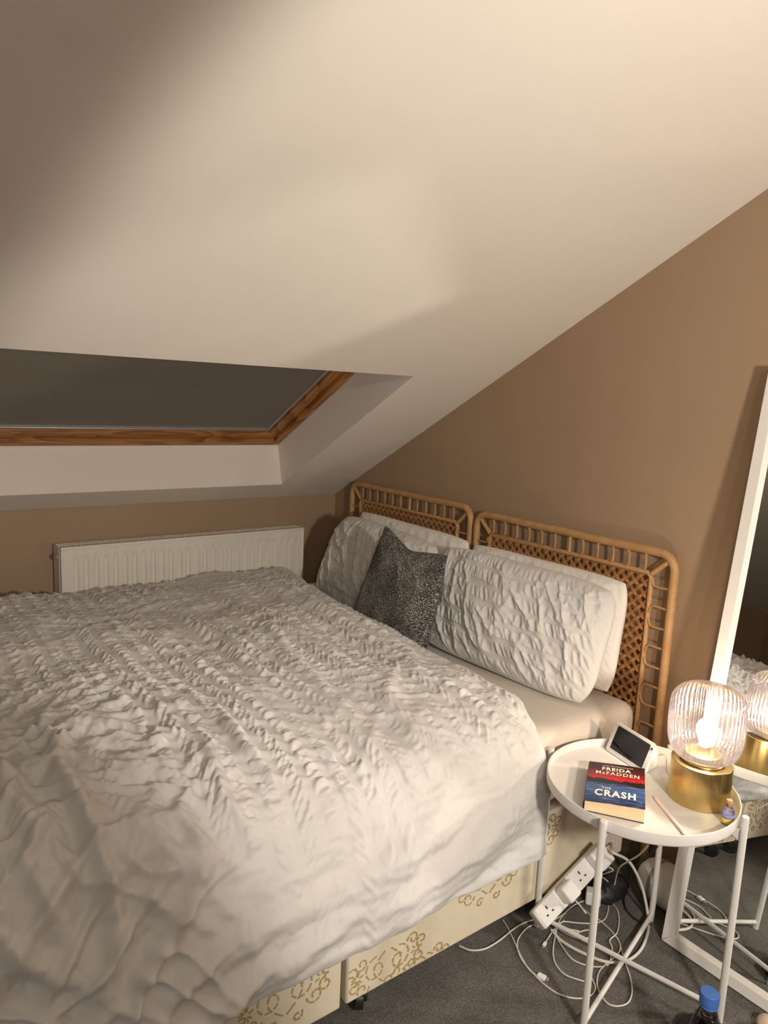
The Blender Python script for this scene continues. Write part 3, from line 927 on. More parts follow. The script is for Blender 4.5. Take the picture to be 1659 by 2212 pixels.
# ------------------------------------------------------------------ rattan headboards
def headboard(x0, x1, ztop, label):
    yc = 1.972
    hb = thing('headboard', label, 'headboard', ((x0 + x1) / 2, yc, 0), 'rattan headboards')
    ro, rc = .0135, .05
    pts = [(x0 + ro, yc, 0), (x0 + ro, yc, .3), (x0 + ro, yc, ztop - .12), (x0 + ro, yc, ztop - rc - ro)]
    for k in range(1, 6):
        a = math.pi - k * math.pi / 12
        pts.append((x0 + ro + rc + rc * math.cos(a), yc, ztop - ro - rc + rc * math.sin(a)))
    pts.append((x0 + ro + rc, yc, ztop - ro))
    nmid = 12
    for k in range(1, nmid): pts.append((x0 + ro + rc + (x1 - x0 - 2 * ro - 2 * rc) * k / nmid, yc, ztop - ro + .0008 * math.sin(k * 1.3)))
    pts.append((x1 - ro - rc, yc, ztop - ro))
    for k in range(1, 6):
        a = math.pi / 2 - k * math.pi / 12
        pts.append((x1 - ro - rc + rc * math.cos(a), yc, ztop - ro - rc + rc * math.sin(a)))
    pts += [(x1 - ro, yc, ztop - rc - ro), (x1 - ro, yc, ztop - .12), (x1 - ro, yc, .3), (x1 - ro, yc, 0)]
    tube('outer_frame', pts, ro, M['rattan_wrap'], hb, 14)
    gx, gz = .088, .084
    ix0, ix1, iz0, iz1 = x0 + gx, x1 - gx, .36, ztop - gz
    tube('inner_frame', [(ix0, yc, iz0), (ix0, yc, iz1 - .012), (ix0 + .012, yc, iz1), (ix1 - .012, yc, iz1), (ix1, yc, iz1 - .012), (ix1, yc, iz0), (ix0, yc, iz0)], .0085, M['rattan_wrap'], hb, 10)
    tube('bottom_rail', [(x0 + ro, yc, iz0 - .04), ((x0 + x1) / 2, yc, iz0 - .04), (x1 - ro, yc, iz0 - .04)], .011, M['rattan_wrap'], hb, 10)
    # corner struts
    tube('corner_strut', [(x0 + ro + .012, yc, ztop - ro - .012), (ix0, yc, iz1)], .008, M['rattan_wrap'], hb, 10)
    tube('corner_strut', [(x1 - ro - .012, yc, ztop - ro - .012), (ix1, yc, iz1)], .008, M['rattan_wrap'], hb, 10)
    # bent cane spokes along the top: pairs leaning in alternating directions
    nt_ = 12
    for k in range(nt_):
        xs = ix0 + .022 + (ix1 - ix0 - .044) * k / (nt_ - 1)
        zt, zb = ztop - 2 * ro + .004, iz1 + .006
        if k == 6:
            tube('spoke', [(xs, yc, zt + .006), (xs, yc, zb - .006)], .0062, M['rattan_wrap'], hb, 8); continue
        g = .6 + .4 * math.sin(k * 2.1)
        path = catmull([(xs - .020 * g, yc - .004, zt), (xs - .006 * g, yc - .005, zt - .002), (xs, yc - .005, zt - .012), (xs + .001, yc - .005, (zt + zb) / 2), (xs + .001, yc - .005, zb + .012), (xs - .005 * g, yc - .005, zb + .003), (xs - .016 * g, yc - .004, zb)], 4)
        tube('spoke', path, .0036, M['rattan_cane'], hb, 7)
    # spokes down both sides
    for sx, xo, xi in ((-1, x0 + 2 * ro - .004, ix0 - .006), (1, x1 - 2 * ro + .004, ix1 + .006)):
        for k in range(9):
            zc = iz1 - .035 - k * .063
            g = 1 if k % 2 else -1
            path = catmull([(xo, yc - .004, zc), (xi + (xo - xi) * .30, yc - .005, zc + g * .001), (xi + (xo - xi) * .10, yc - .005, zc - g * .004), (xi, yc - .005, zc - g * .022)], 4)
            tube('spoke', path, .0036, M['rattan_cane'], hb, 7)
    # woven lattice: every strip clipped to the inner frame, passing over and under
    p = .0245
    lx0, lx1, lz0, lz1 = ix0 + .004, ix1 - .004, iz0 + .004, iz1 - .004
    hw, ht = .0048, .0010
    for dr in (1, -1):
        # lines  (x - lx0) - dr*(z - lz0) = k*p*sqrt2
        st = p * math.sqrt(2)
        kmin = int(math.floor((-(lz1 - lz0) if dr > 0 else 0) / st)) - 1
        kmax = int(math.ceil(((lx1 - lx0) + (0 if dr > 0 else (lz1 - lz0))) / st)) + 1
        for k in range(kmin, kmax + 1):
            cst = (k + (.25 if dr > 0 else .75)) * st
            # param by z:  x = lx0 + cst + dr*(z-lz0)
            z_a, z_b = lz0, lz1
            if dr > 0: z_a = max(z_a, lz0 - cst); z_b = min(z_b, lz0 + (lx1 - lx0) - cst)
            else: z_a = max(z_a, lz0 + cst - (lx1 - lx0)); z_b = min(z_b, lz0 + cst)
            if z_b - z_a < .014: continue
            n_ = max(3, int((z_b - z_a) / (st / 6)) + 1)
            zz = np.linspace(z_a, z_b, n_)
            xx = lx0 + cst + dr * (zz - lz0)
            other = ((xx - lx0) + dr * (zz - lz0)) / st
            yy = yc + .0026 * np.cos(math.pi * (other - (.75 if dr > 0 else .25)) + math.pi * (k % 2)) * (1 if dr > 0 else -1)
            P = np.stack([xx, yy, zz], 1)
            wdir = np.array([1, 0, -dr]) / math.sqrt(2) * hw
            nd = np.array([0, ht, 0])
            v, f = [], []
            for q in P: v += [q - wdir - nd, q + wdir - nd, q + wdir + nd, q - wdir + nd]
            for i in range(n_ - 1):
                for e in range(4):
                    f.append((i * 4 + e, i * 4 + (e + 1) % 4, i * 4 + 4 + (e + 1) % 4, i * 4 + 4 + e))
            f += [(3, 2, 1, 0), tuple((n_ - 1) * 4 + e for e in range(4))]
            mesh_obj('lattice_strip', v, f, M['rattan_strip'], hb)
    return hb


headboard(-2.895, -2.032, 1.058, 'woven rattan headboard at the radiator end, next to the low wall')
headboard(-2.022, -1.145, 1.045, 'woven rattan headboard at the bedside table end')

# ------------------------------------------------------------------ leaning mirror
MXL, MW, ML = -0.945, 0.604, 1.593
MT = math.atan(0.132)
MU = np.array([0, math.sin(MT), math.cos(MT)]); MN = np.array([0, -math.cos(MT), math.sin(MT)]); MRt = np.array([1., 0, 0])
MO = np.array([MXL, 1.741, 0.0045])              # lower left front corner of the frame
mir = thing('mirror', 'tall white-framed floor mirror leaning on the wall behind the lamp', 'mirror', (MXL + MW / 2, 1.755, 0))
FWD = .038; TH = .034


def mpt(a, b, d):
    return MO + MRt * a + MU * b + MN * d


def mirror_member(pa, pb, pc, pd):
    """mitred frame member with a chamfered inner lip; pa-pb outer edge, pc-pd inner edge (2D)"""
    pa, pb, pc, pd = map(np.array, (pa, pb, pc, pd))
    lip_a, lip_b = pa + (pd - pa) * .72, pb + (pc - pb) * .72
    v = [mpt(*pa, 0), mpt(*pb, 0), mpt(*lip_b, -.002), mpt(*lip_a, -.002), mpt(*pc, -.012), mpt(*pd, -.012),
         mpt(*pa, -TH), mpt(*pb, -TH), mpt(*pc, -TH), mpt(*pd, -TH)]
    f = [(0, 1, 2, 3), (3, 2, 4, 5), (1, 0, 6, 7), (6, 9, 8, 7), (5, 4, 8, 9), (0, 3, 5, 9, 6), (1, 7, 8, 4, 2)]
    return v, f


w_, l_, fw = MW, ML, FWD
for q in (((0, 0), (0, l_), (fw, l_ - fw), (fw, fw)), ((w_, l_), (w_, 0), (w_ - fw, fw), (w_ - fw, l_ - fw)),
          ((w_, 0), (0, 0), (fw, fw), (w_ - fw, fw)), ((0, l_), (w_, l_), (w_ - fw, l_ - fw), (fw, l_ - fw))):
    v, f = mirror_member(*q)
    MB().add(v, f).build('frame_member', M['white_paint'], mir, True, 25, .0012, 1)
v = [mpt(fw - .004, fw - .004, -.0135), mpt(w_ - fw + .004, fw - .004, -.0135), mpt(w_ - fw + .004, l_ - fw + .004, -.0135), mpt(fw - .004, l_ - fw + .004, -.0135)]
v += [p - MN * .004 for p in v]
mesh_obj('mirror_glass', v, [(0, 1, 2, 3), (7, 6, 5, 4), (0, 4, 5, 1), (1, 5, 6, 2), (2, 6, 7, 3), (3, 7, 4, 0)], M['mirror_silver'], mir)

# ------------------------------------------------------------------ bedside table
TC = np.array([-0.945, 1.556]); TR = .230
tb = thing('side_table', 'round white metal tray table beside the bed', 'table', (TC[0], TC[1], 0))
lathe('tray', rounded_profile([(0, .506), (TR - .004, .506), (TR, .510), (TR, .536), (TR - .0035, .536), (TR - .0035, .5135), (0, .5135)], .002, 2), M['white_metal'], (*TC, 0), tb, 96)
legs = []
for k, a in enumerate((-75, 15, 105, 195)):
    a = math.radians(a)
    p = TC + (TR + .013) * np.array([math.cos(a), math.sin(a)])
    legs.append(p)
    lg = lathe('leg', rounded_profile([(0, 0), (.0085, 0), (.0085, .541), (0, .541)], .002), M['white_metal'], (*p, 0), tb, 18)
    inn = TC + (TR - .035) * np.array([math.cos(a), math.sin(a)])
    tng = np.array([-math.sin(a), math.cos(a)])
    mbk = MB()
    q0, q1 = p, inn
    vv = []
    for s_ in (-.0018, .0018):
        for (pp, z) in ((q0, .505), (q0, .474), (q1, .4995), (q1, .505)):
            vv.append((pp[0] + tng[0] * s_, pp[1] + tng[1] * s_, z))
    mbk.add(vv, [(0, 1, 2, 3), (7, 6, 5, 4), (0, 4, 5, 1), (1, 5, 6, 2), (2, 6, 7, 3), (3, 7, 4, 0)])
    mbk.build('bracket', M['white_metal'], tb)
for i, z in ((0, .021), (1, .034)):
    tube('cross_bar', [(*legs[i], z), (*TC, z), (*legs[i + 2], z)], .0062, M['white_metal'], tb, 12)

# ------------------------------------------------------------------ table lamp
LC = np.array([-0.842, 1.648]); LZ = .5137
lamp = thing('table_lamp', 'lit table lamp with ribbed lilac glass shade on a brass drum base', 'lamp', (LC[0], LC[1], LZ))
BR = .0715
lathe('base', rounded_profile([(0, 0), (BR, 0), (BR, .100), (.052, .100), (.052, .094), (0, .094)], .0016, 3), M['brass'], (*LC, LZ), lamp, 72)
lathe('collar', rounded_profile([(0, .0945), (.050, .0945), (.050, .103), (.044, .105), (.044, .122), (.036, .122), (.036, .1045), (0, .1045)], .002, 2), M['brass'], (*LC, LZ), lamp, 64)
SR = .0875; SK = .0875 / .0995
sprof = [(.046, .1065), (.058, .109), (.072, .115), (.083, .126), (.091, .142), (.096, .162), (.0985, .19), (.0995, .22), (.0995, .25), (.0985, .268), (.095, .285), (.088, .300), (.077, .312), (.062, .321), (.044, .327), (.022, .330), (.004, .331)]
sp_ = catmull([(r, 0, z) for r, z in sprof], 4)
NRB = 44
def rib(a, r, z): return r * (1 + .022 * (abs(math.cos(a * NRB / 2)) - .5) * min(1, r / .03))
lathe('glass_shade', [(p[0] * SK, .1065 + (p[2] - .1065) * .835) for p in sp_], M['lamp_glass'], (*LC, LZ), lamp, NRB * 8, rad=rib, angle=180)
lathe('bulb_holder', rounded_profile([(0, .1045), (.016, .1045), (.016, .140), (0, .140)], .003), M['brass'], (*LC, LZ), lamp, 24)
bprof = [(.012, .1405), (.0125, .147), (.016, .156), (.020, .167), (.0225, .179), (.021, .191), (.015, .201), (.0075, .206), (0.001, .2075)]
bulb = lathe('bulb', [(p[0], p[2]) for p in catmull([(r, 0, z) for r, z in bprof], 3)], M['glowing_bulb'], (*LC, LZ), lamp, 32, angle=180)
fil = []
for k in range(5):
    a = k * 2 * math.pi / 5
    fil.append((LC[0] + .008 * math.cos(a), LC[1] + .008 * math.sin(a), LZ + .160)); fil.append((LC[0] + .011 * math.cos(a + .5), LC[1] + .011 * math.sin(a + .5), LZ + .188))
tube('filament', fil, .0011, M['filament'], bulb, 6)
ld = bpy.data.lights.new('table_lamp_light', 'POINT')
ld.energy = LAMP_ENERGY; ld.color = (1.0, 0.82, 0.62); ld.shadow_soft_size = .010
lo = link_obj('table_lamp_light', ld, lamp); lo.location = (0, 0, .176)

# ------------------------------------------------------------------ smart display
DA = math.radians(-12.5)
DRt = np.array([math.cos(DA), math.sin(DA), 0]); DFr = np.array([DRt[1], -DRt[0], 0])
DT_ = math.radians(22)
DUp = -DFr * math.sin(DT_) + np.array([0, 0, math.cos(DT_)]); DNo = DFr * math.cos(DT_) + np.array([0, 0, math.sin(DT_)])
DC = np.array([-1.052, 1.640, .5140])              # front bottom edge centre
dsp = thing('smart_display', 'white wedge-shaped smart display with a black screen on the table', 'display', tuple(DC))


def rrect(hw, h, r, n=5):
    P = []
    for cx, cz, a0 in ((hw - r, r, -90), (hw - r, h - r, 0), (-hw + r, h - r, 90), (-hw + r, r, 180)):
        for k in range(n + 1):
            a = math.radians(a0 + 90 * k / n); P.append((cx + r * math.cos(a), cz + r * math.sin(a)))
    return P


def loft(name, rings, mat, parent, angle=40):
    n = len(rings[0]); v = [p for r_ in rings for p in r_]; f = []
    for i in range(len(rings) - 1):
        for k in range(n):
            f.append((i * n + k, i * n + (k + 1) % n, (i + 1) * n + (k + 1) % n, (i + 1) * n + k))
    f.append(tuple(range(n - 1, -1, -1))); f.append(tuple((len(rings) - 1) * n + k for k in range(n)))
    return mesh_obj(name, v, f, mat, parent, True, None, angle)


hw_, hh_ = .074, .086
face0 = rrect(hw_, hh_, .010)
def dface(P, dn, sx=1, sz=1): return [DC + DRt * a * sx + DUp * (.002 + b_ * sz) + DNo * dn for a, b_ in P]
def dback(t):
    # tapering towards a smaller upright rear face, bottom stays on the table
    ring = []
    for a, b_ in face0:
        p0 = DC + DRt * a + DUp * (.002 + b_) + DNo * (-.004)
        q = DC + DRt * a * .72 - DFr * .066 + np.array([0, 0, .0005 + b_ * .50])
        bulge = math.sin(t * math.pi) * .004
        p = p0 * (1 - t) + q * t + np.array([0, 0, bulge if b_ > .04 else 0])
        p[2] = max(p[2], DC[2] + .0004)
        ring.append(p)
    return ring
loft('housing', [dface(face0, 0, .985, .985), dface(face0, -.001), dface(face0, -.004)] + [dback(t) for t in (.15, .35, .6, .85, .97, 1.0)], M['white_plastic'], dsp)
scr = loft('screen', [[DC + DRt * a + DUp * (.0135 + b_) + DNo * d for a, b_ in rrect(.0605, .066, .003)] for d in (-.001, .0007)], M['screen_black'], dsp)
lathe('camera_dot', [(0, 0), (.003, 0), (.003, .0006), (0, .0006)], M['black_plastic'], DC + DRt * .0675 + DUp * .072 + DNo * .0003, dsp, 14, axis=tuple(DNo))
tube('power_lead', catmull([DC - DFr * .068 + DRt * .03 + np.array([0, 0, .012]), DC - DFr * .082 + DRt * .045 + np.array([0, 0, .03]), DC - DFr * .072 + DRt * .075 + np.array([0, 0, .04]), DC - DFr * .055 + DRt * .098 + np.array([0, 0, .018]), DC - DFr * .06 + DRt * .11 + np.array([0, 0, .0025]), DC - DFr * .078 + DRt * .125 + np.array([0, 0, .0025])], 6), .0021, M['cable_white'], dsp, 8)

# ------------------------------------------------------------------ paperback
BA = math.radians(34)
bR = np.array([math.cos(BA), math.sin(BA), 0]); bU = np.array([-math.sin(BA), math.cos(BA), 0]); bZ = np.array([0, 0, 1.])
BC = np.array([-0.962, 1.476, .5137]); bw, bh, bt_ = .136, .203, .031
bk = thing('paperback', 'thick paperback thriller with a red and blue cover lying on the table', 'book', tuple(BC))


def bpt(a, b_, z): return BC + bR * a + bU * b_ + bZ * z


def curl(a):
    """height of the front cover above the table across the book (spine left); lifts towards the fore-edge"""
    t = a / bw + .5
    return bt_ * (.86 + .17 * math.sin(t * math.pi * .62)) + .004 * t * t


nA = 12
As = np.linspace(-bw / 2, bw / 2, nA)
# page block following the cover
rings = []
for b_ in (-bh / 2 + .002, bh / 2 - .002):
    rings.append([bpt(a * .985 + .0005, b_, curl(a) - .0012) for a in As] + [bpt(a * .985 + .0005 + .002 * math.sin((a / bw + .5) * math.pi), b_, .0016) for a in As[::-1]])
loft('page_block', rings, M['page_paper'], bk, 30)
# front cover with UVs
v, f, uv = [], [], []
nB = 6
for sgn in (0, 1):
    for j in range(nB + 1):
        for a in As:
            b_ = -bh / 2 + bh * j / nB
            v.append(bpt(a, b_, curl(a) - .0009 + .0009 * sgn)); uv.append((a / bw + .5, j / nB))
nv = nA * (nB + 1)
for j in range(nB):
    for i in range(nA - 1):
        q = (j * nA + i, j * nA + i + 1, (j + 1) * nA + i + 1, (j + 1) * nA + i)
        f.append(tuple(nv + k for k in q)); f.append(q[::-1])
for j in range(nB):
    for i in (0, nA - 1):
        a_, b2 = j * nA + i, (j + 1) * nA + i
        f.append((a_, b2, nv + b2, nv + a_) if i == 0 else (a_, nv + a_, nv + b2, b2))
for i in range(nA - 1):
    for j in (0, nB):
        a_, b2 = j * nA + i, j * nA + i + 1
        f.append((a_, nv + a_, nv + b2, b2) if j == nB else (a_, b2, nv + b2, nv + a_))
front = mesh_obj('front_cover', v, f, M['book_cover'], bk, True, uv, 30)
mbk = MB()
mbk.add(*frame_box_vf(bpt(0, 0, .0008), bR, bU, bZ, bw / 2, bh / 2, .0006))
mbk.build('back_cover', M['book_cover'], bk)
spine_rings = [[bpt(-bw / 2 - .0006 - .0018 * math.sin(math.pi * t), b_, .0004 + (curl(-bw / 2) - .0004) * t) for t in np.linspace(0, 1, 7)] +
               [bpt(-bw / 2 + .0006 - .0018 * math.sin(math.pi * t), b_, .0004 + (curl(-bw / 2) - .0004) * t) for t in np.linspace(1, 0, 7)] for b_ in (-bh / 2, bh / 2)]
loft('spine', spine_rings, principled('spine_navy', (0.015, 0.02, 0.05), .4)[0], bk, 30)


def lettering(text, cx, cy, size, wid, mat, bold=0.02, name='lettering', lab=None, squash=1.0):
    """printed words laid on the cover; cx, cy in cover units 0..1; wid = printed width"""
    cu = bpy.data.curves.new('type', 'FONT'); cu.body = text; cu.size = 1.0; cu.align_x = 'CENTER'; cu.align_y = 'CENTER'
    cu.offset = bold; cu.extrude = 0.0; cu.resolution_u = 3; cu.space_character = 1.18
    o = bpy.data.objects.new('type', cu); COL.objects.link(o)
    dg = bpy.context.evaluated_depsgraph_get()
    me = o.evaluated_get(dg).to_mesh()
    P = np.array([tuple(q.co) for q in me.vertices]); Fc = [tuple(p.vertices) for p in me.polygons]
    o.evaluated_get(dg).to_mesh_clear(); bpy.data.objects.remove(o); bpy.data.curves.remove(cu)
    ext = P.max(0) - P.min(0); mid = (P.max(0) + P.min(0)) / 2
    X_ = (P[:, 0] - mid[0]) / ext[0] * wid; Y_ = (P[:, 1] - mid[1]) / ext[1] * size
    out = []
    for a, b_ in zip(X_, Y_):
        aa = (cx - .5) * bw + a; bb = (cy - .5) * bh + b_
        out.append(bpt(aa, bb, curl(aa) + .00035))
    lo_ = mesh_obj(name, out, Fc, mat, front)
    if lab: lo_['label'] = lab


lettering('FREIDA', .50, .845, .0165, .070, M['paper_white'], .028)
lettering('McFADDEN', .52, .735, .0165, .104, M['paper_white'], .006)
lettering('SUNDAY TIMES BESTSELLING AUTHOR', .52, .925, .0040, .074, M['paper_white'], .01)
lettering('THE', .345, .355, .0085, .022, M['paper_white'], .02)
lettering('CRASH', .50, .235, .031, .094, M['paper_white'], .035)

# ------------------------------------------------------------------ stylus, little bottle
pa, pb = np.array([-.905, 1.553, .5177]), np.array([-.772, 1.470, .5177])
st = thing('stylus', 'slim pale stylus lying on the table in front of the lamp', 'stylus', tuple((pa + pb) / 2 - np.array([0, 0, .004])))
dv_ = (pb - pa) / np.linalg.norm(pb - pa)
tube('barrel', [pa + dv_ * .018, pa + dv_ * .08, pb - dv_ * .003, pb], [.0039, .0039, .0039, .0036], M['stylus_white'], st, 12)
tube('tip', [pa, pa + dv_ * .006, pa + dv_ * .018], [.0008, .0018, .0038], M['stylus_white'], st, 12)

JC = np.array([-.743, 1.602]); JZ = .5137
jr = thing('mini_bottle', 'tiny corked glass bottle with a yellow label at the table rim', 'bottle', (*JC, JZ))
lathe('glass_body', [(r_ * 1.12, z_ * 1.22) for r_, z_ in rounded_profile([(0, .0005), (.0125, .0005), (.0125, .026), (.006, .034), (.006, .041)], .004, 4)], M['clear_glass'], (*JC, JZ), jr, 28, angle=180)
lathe('cork_stopper', [(r_ * 1.12, z_ * 1.22) for r_, z_ in rounded_profile([(0, .034), (.0053, .034), (.0062, .048), (0, .048)], .001)], M['cork'], (*JC, JZ), jr, 20)
lathe('label_band', [(r_ * 1.12, z_ * 1.22) for r_, z_ in [(.0128, .003), (.0131, .004), (.0131, .012), (.0128, .013)]], M['yellow_label'], (*JC, JZ), jr, 28)
lathe('paper_slip', [(r_ * 1.12, z_ * 1.22) for r_, z_ in [(.0128, .0145), (.0131, .0150), (.0131, .0200), (.0128, .0205)]], M['blue_label'], (*JC, JZ), jr, 28)

# ------------------------------------------------------------------ water bottle, black pouch, beige ball at the lower edge
WC = np.array([-.640, 1.402])
pch = np.array([(-.58 + .0, 1.44)])
wbt = thing('water_bottle', 'clear plastic water bottle with a blue cap standing on the carpet', 'bottle', (*WC, 0))
def bump_rad(a, r, z): return r * (1 + .012 * math.sin(a * 9 + z * 90) * (1 if .04 < z < .16 else 0))
lathe('bottle_body', rounded_profile([(0, .004), (.026, .001), (.032, .006), (.0325, .05), (.0305, .06), (.0325, .07), (.0325, .150), (.030, .168), (.022, .195), (.0145, .214), (.0135, .228)], .006, 4), M['clear_plastic'], (*WC, 0), wbt, 54, rad=bump_rad, angle=180)
lathe('water', rounded_profile([(0, .008), (.030, .009), (.0308, .05), (.0288, .06), (.0308, .07), (.0308, .148), (.0284, .168), (.0255, .177), (0, .177)], .003, 2), M['water'], (*WC, 0), wbt, 40, angle=60)
def knurl(a, r, z): return r * (1 + (.02 * math.cos(a * 40) if .224 < z < .246 and r > .015 else 0))
lathe('cap', rounded_profile([(.0165, .221), (.0195, .222), (.0195, .247), (0, .2475)], .002, 3), M['blue_cap'], (*WC, 0), wbt, 120, rad=knurl, angle=40)
lathe('neck_ring', rounded_profile([(.0135, .2145), (.0185, .215), (.0185, .2195), (.0135, .22)], .001, 2), M['blue_cap'], (*WC, 0), wbt, 40)


def blob(name, label, cat, c, r, mat, seed, nz=.12, group=None, squash=2.4, n=48, zmin=0.0):
    th = np.linspace(0, np.pi, n // 2 + 1); phi = np.linspace(0, 2 * np.pi, n, endpoint=False)
    Tt, Pp = np.meshgrid(th, phi, indexing='ij')
    sx = np.sin(Tt) * np.cos(Pp); sy = np.sin(Tt) * np.sin(Pp); sz = np.cos(Tt)
    k = 1 + nz * perlin(sx * 1.7 + seed * 3.1 + sz, sy * 1.7 + seed + sz * 1.3) + nz * .5 * perlin(sx * 4 + seed, sy * 4 + sz * 4)
    P = np.stack([c[0] + r[0] * sx * k, c[1] + r[1] * sy * k, np.maximum(c[2] + r[2] * sz * k, zmin)], -1).reshape(-1, 3)
    I = np.arange(P.shape[0]).reshape(n // 2 + 1, n)
    J = np.roll(I, -1, 1)
    F = np.stack([I[:-1], I[1:], J[1:], J[:-1]], -1).reshape(-1, 4)
    return tag(mesh_obj(name, P, F, mat, None, True), label, cat, group)


blob('fabric_pouch', 'soft black pouch lying on the carpet behind the water bottle', 'pouch', (-.688, 1.535, .012), (.075, .060, .030), M['black_fabric'], 4, .10, zmin=.001)
blob('ball', 'small beige rounded thing at the right edge below the mirror', 'ball', (-.628, 1.688, .020), (.026, .026, .020), M['beige_cloth'], 9, .02, zmin=.0005)

# ------------------------------------------------------------------ extension lead and plugs
eL = np.array([0, .928, .372]); eL /= np.linalg.norm(eL)
eN = np.array([.66, -.20, .70]); eN -= eL * (eN @ eL); eN /= np.linalg.norm(eN)
eW = np.cross(eN, eL)
EC = np.array([-1.148, 1.590, .108])
elen, ewid, eth = .148, .028, .016
ext = thing('extension_lead', 'cream four-gang power strip propped against the bed base', 'power strip', (EC[0], EC[1], 0))
MB().add(*frame_box_vf(EC, eL, eW, eN, elen, ewid, eth)).build('strip_body', M['white_plastic'], ext, True, 35, .006, 3)
for k in range(4):
    sc = EC + eL * (-.108 + .072 * k) + eN * (eth + .0006)
    so = MB().add(*frame_box_vf(sc, eL, eW, eN, .0335, .0265, .0012)).build('socket', M['white_plastic'], ext, True, 35, .001, 1)
    sb = MB()
    for dx, dw, hx_, hy_ in ((0, .009, .0022, .0045), (-.011, -.007, .0035, .002), (.011, -.007, .0035, .002)):
        sb.add(*frame_box_vf(sc + eL * dx + eW * dw + eN * .0011, eL, eW, eN, hx_, hy_, .0008))
    sb.build('socket_slots', M['black_plastic'], so)
def z8(px, py): return (980 + px / 3.318, 1780 + py / 3.318)
def on_floor(pts, r):
    return [at(*z8(a, b_), z=r + .001) for a, b_ in pts]
# thick flex of the power strip: rises from the strip's far end, loops over and back across the carpet
endp = EC + eL * (elen - .004)
up = [endp, endp + eL * .03 + np.array([.01, 0, .012]), at(*z8(1140, 200), x=-1.085), at(*z8(1250, 262), x=-1.065), at(*z8(1325, 385), x=-1.045), at(*z8(1368, 520), x=-1.03)]
dn = on_floor([(1396, 690), (1385, 800), (1330, 915), (1225, 985), (1080, 985), (900, 912), (770, 835), (700, 760)], .0042)
tube('flex', catmull(up + dn, 7), .0042, M['cable_white'], ext, 8)


def charger(name, label, k, half, tall, mat):
    pc = EC + eL * (-.108 + .072 * k) + eN * (eth + .0022 + tall)
    t_ = thing(name, label, 'plug', tuple(pc - eN * tall), 'white plugs by the power strip')
    MB().add(*frame_box_vf(pc, eL, eW, eN, half[0], half[1], tall)).build('plug_body', mat, t_, True, 35, .007, 3)
    return t_, pc


pl1, p1 = charger('plug', 'rounded white charger plug in the lower end of the power strip', 1, (.023, .024), .0215, M['white_plastic'])
pl2, p2 = charger('plug', 'big square white plug in the upper end of the power strip', 3, (.029, .029), .021, M['white_plastic'])
cf_ = at(*z8(1000, 520), z=.022)
pl3 = thing('plug', 'loose white charger block on the carpet beside the power strip', 'plug', (cf_[0], cf_[1], 0), 'white plugs by the power strip')
MB().add(*frame_box_vf(cf_, (.8, .6, 0), (-.6, .8, 0), (0, 0, 1), .022, .018, .0205)).build('plug_body', M['white_plastic'], pl3, True, 35, .005, 3)

# ------------------------------------------------------------------ cables on the carpet
def cable(label, pts, r=.0021, mat='cable_white', conn=None, name='charging_cable', pre=None, post=None, cat='cable', group='loose cables under the table'):
    P = on_floor(pts, r)
    if pre: P = list(pre) + P
    if post: P = P + list(post)
    P = np.array(P)
    t_ = thing(name, label, cat, (P[len(P) // 2][0], P[len(P) // 2][1], 0), group)
    path = catmull(P, 7)
    tube('lead', path, r, M[mat], t_, 8)
    if conn:
        e_, d_ = path[-1], path[-1] - path[-6]; d_[2] = 0; d_ /= np.linalg.norm(d_)
        s_ = np.array([-d_[1], d_[0], 0])
        MB().add(*frame_box_vf(e_ + d_ * (conn[0] * .5 + .001) + np.array([0, 0, conn[2] - r]), d_, s_, (0, 0, 1), conn[0], conn[1], conn[2])).build('connector', M['white_plastic'], t_, True, 35, .0015, 2)
        MB().add(*frame_box_vf(e_ + d_ * (conn[0] * 1.5 + .005) + np.array([0, 0, conn[2] - r]), d_, s_, (0, 0, 1), .004, conn[1] * .75, conn[2] * .5)).build('connector_tip', M['aluminium'], t_)
    return t_


w1 = p1 + eN * .018 - eW * .0 + eL * .0
cable('white cable from the lower plug making a long loop under the table centre', [(900, 585), (985, 655), (1060, 700), (1150, 790), (1193, 865), (1178, 930), (1090, 1005), (1040, 1065), (1028, 1150), (1058, 1230), (1110, 1290), (1180, 1305), (1250, 1280), (1278, 1205), (1268, 1110), (1235, 1010), (1196, 880)], pre=[p1 - eW * .028, p1 - eW * .045 + eN * .004, p1 - eW * .058 + eN * .02 - np.array([0, 0, .012])])
cable('white cable in the widest loop, reaching towards the camera', [(800, 640), (690, 700), (560, 725), (482, 790), (455, 862), (480, 960), (560, 1060), (650, 1150), (760, 1222), (880, 1250), (975, 1235), (1015, 1180), (992, 1110), (965, 1065)])
cable('white cable ending in a flat white connector on the open carpet', [(352, 690), (375, 722), (420, 812), (470, 922), (528, 1028), (575, 1072), (612, 1092)], conn=(.011, .0075, .0045))
cable('white cable running out from under the divan to the power strip', [(40, 872), (60, 882), (125, 905), (220, 895), (320, 840), (430, 752), (520, 702), (610, 684), (700, 700), (790, 745), (900, 770)], .0026)
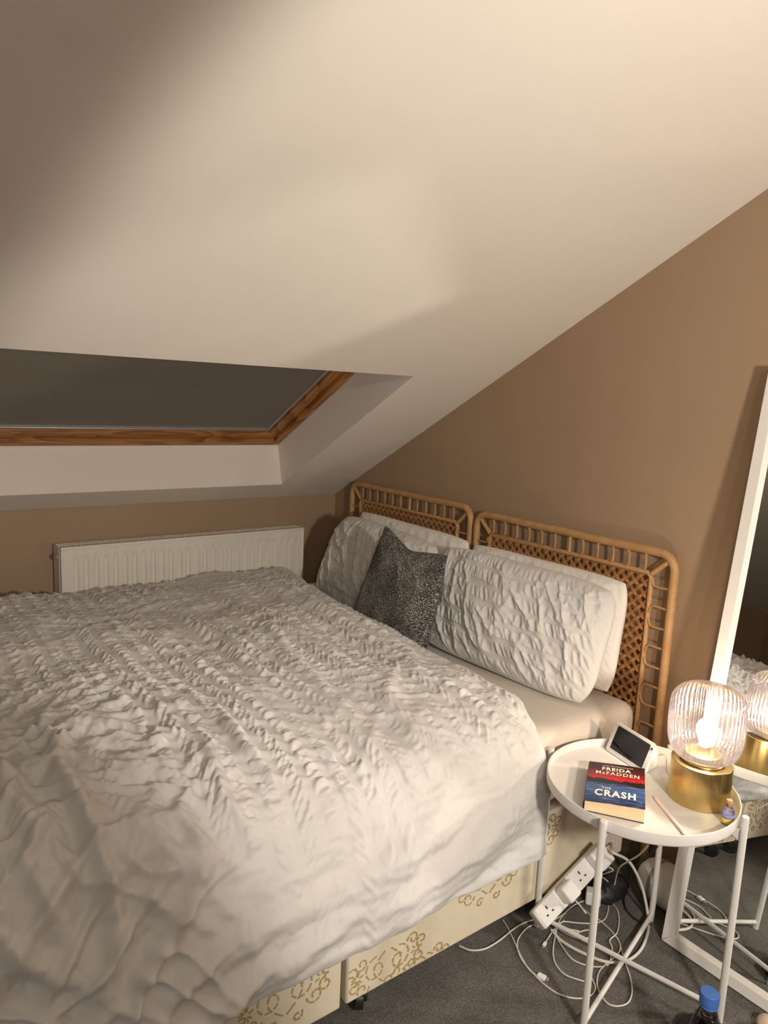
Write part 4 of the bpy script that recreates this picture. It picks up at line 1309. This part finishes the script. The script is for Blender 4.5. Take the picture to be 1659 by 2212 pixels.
cable('white cable hanging from the table top and wriggling to the carpet', [(1135, 545), (1172, 615), (1185, 685), (1170, 780), (1118, 832), (1135, 890), (1125, 970), (1100, 1015)], pre=[at(*z8(1400, 138), z=.488), at(*z8(1380, 170), z=.44), at(*z8(1320, 228), z=.34), at(*z8(1250, 268), z=.25), at(*z8(1185, 318), z=.16), at(*z8(1158, 410), z=.07)], name='lamp_cable')
cable('white cable looping from the upper plug in an S to the carpet', [(1112, 560), (1103, 635), (1075, 688), (1000, 712), (880, 708), (790, 700), (735, 730), (735, 800), (780, 880), (840, 960), (910, 1000), (1000, 1022), (1080, 1022)], pre=[p2 - eW * .030 + eN * .004, p2 - eW * .044 + eN * .012, at(*z8(1060, 370), z=.10), at(*z8(1110, 425), z=.05)])
cable('white cable coiled beneath the loose charger block', [(965, 542), (880, 572), (795, 640), (748, 715), (722, 830), (712, 930), (735, 1010), (800, 1080), (900, 1118), (975, 1138)], conn=None)
cable('short white cable with a small phone connector pointing at the camera', [(790, 690), (745, 730), (705, 775), (672, 825), (655, 855)], conn=(.008, .0045, .003))
cable('grey-white cable flat beside the cross bar', [(700, 715), (780, 772), (860, 812), (930, 822), (985, 800), (960, 760), (860, 782), (770, 760)], .0019)
cable('thin black cable curving over the carpet behind the table leg', [(1250, 470), (1222, 530), (1235, 610), (1300, 680), (1370, 715), (1420, 722)], .0026, 'black_plastic', pre=[at(*z8(1460, 160), z=.24), at(*z8(1395, 235), z=.18), at(*z8(1310, 300), z=.125), at(*z8(1265, 340), z=.07)], name='black_cable')

# ------------------------------------------------------------------ black bag and white appliance in the dark corner
blob('plastic_bag', 'crumpled black bag in the dark corner beside the bed base', 'bag', (-1.142, 1.782, .022), (.040, .066, .040), M['black_fabric'], 6, .16, zmin=.001)
apc = np.array([-1.112, 1.887, .066])
ap = thing('white_appliance', 'white rounded plastic appliance lying behind the table near the mirror', 'appliance', (-.98, 1.885, 0))
lathe('appliance_body', [(r_, z_) for r_, z_ in [(0.001, 0), (.022, .004), (.042, .014), (.055, .032), (.062, .058), (.064, .09), (.064, .18), (.060, .27)]] + [(0.001, .272)], M['white_plastic'], apc, ap, 36, axis=(1, -.05, 0), angle=60)
lathe('appliance_seam', [(.0645, .062), (.0652, .064), (.0652, .070), (.0645, .072)], M['grey_plastic'], apc, ap, 36, axis=(1, -.05, 0))
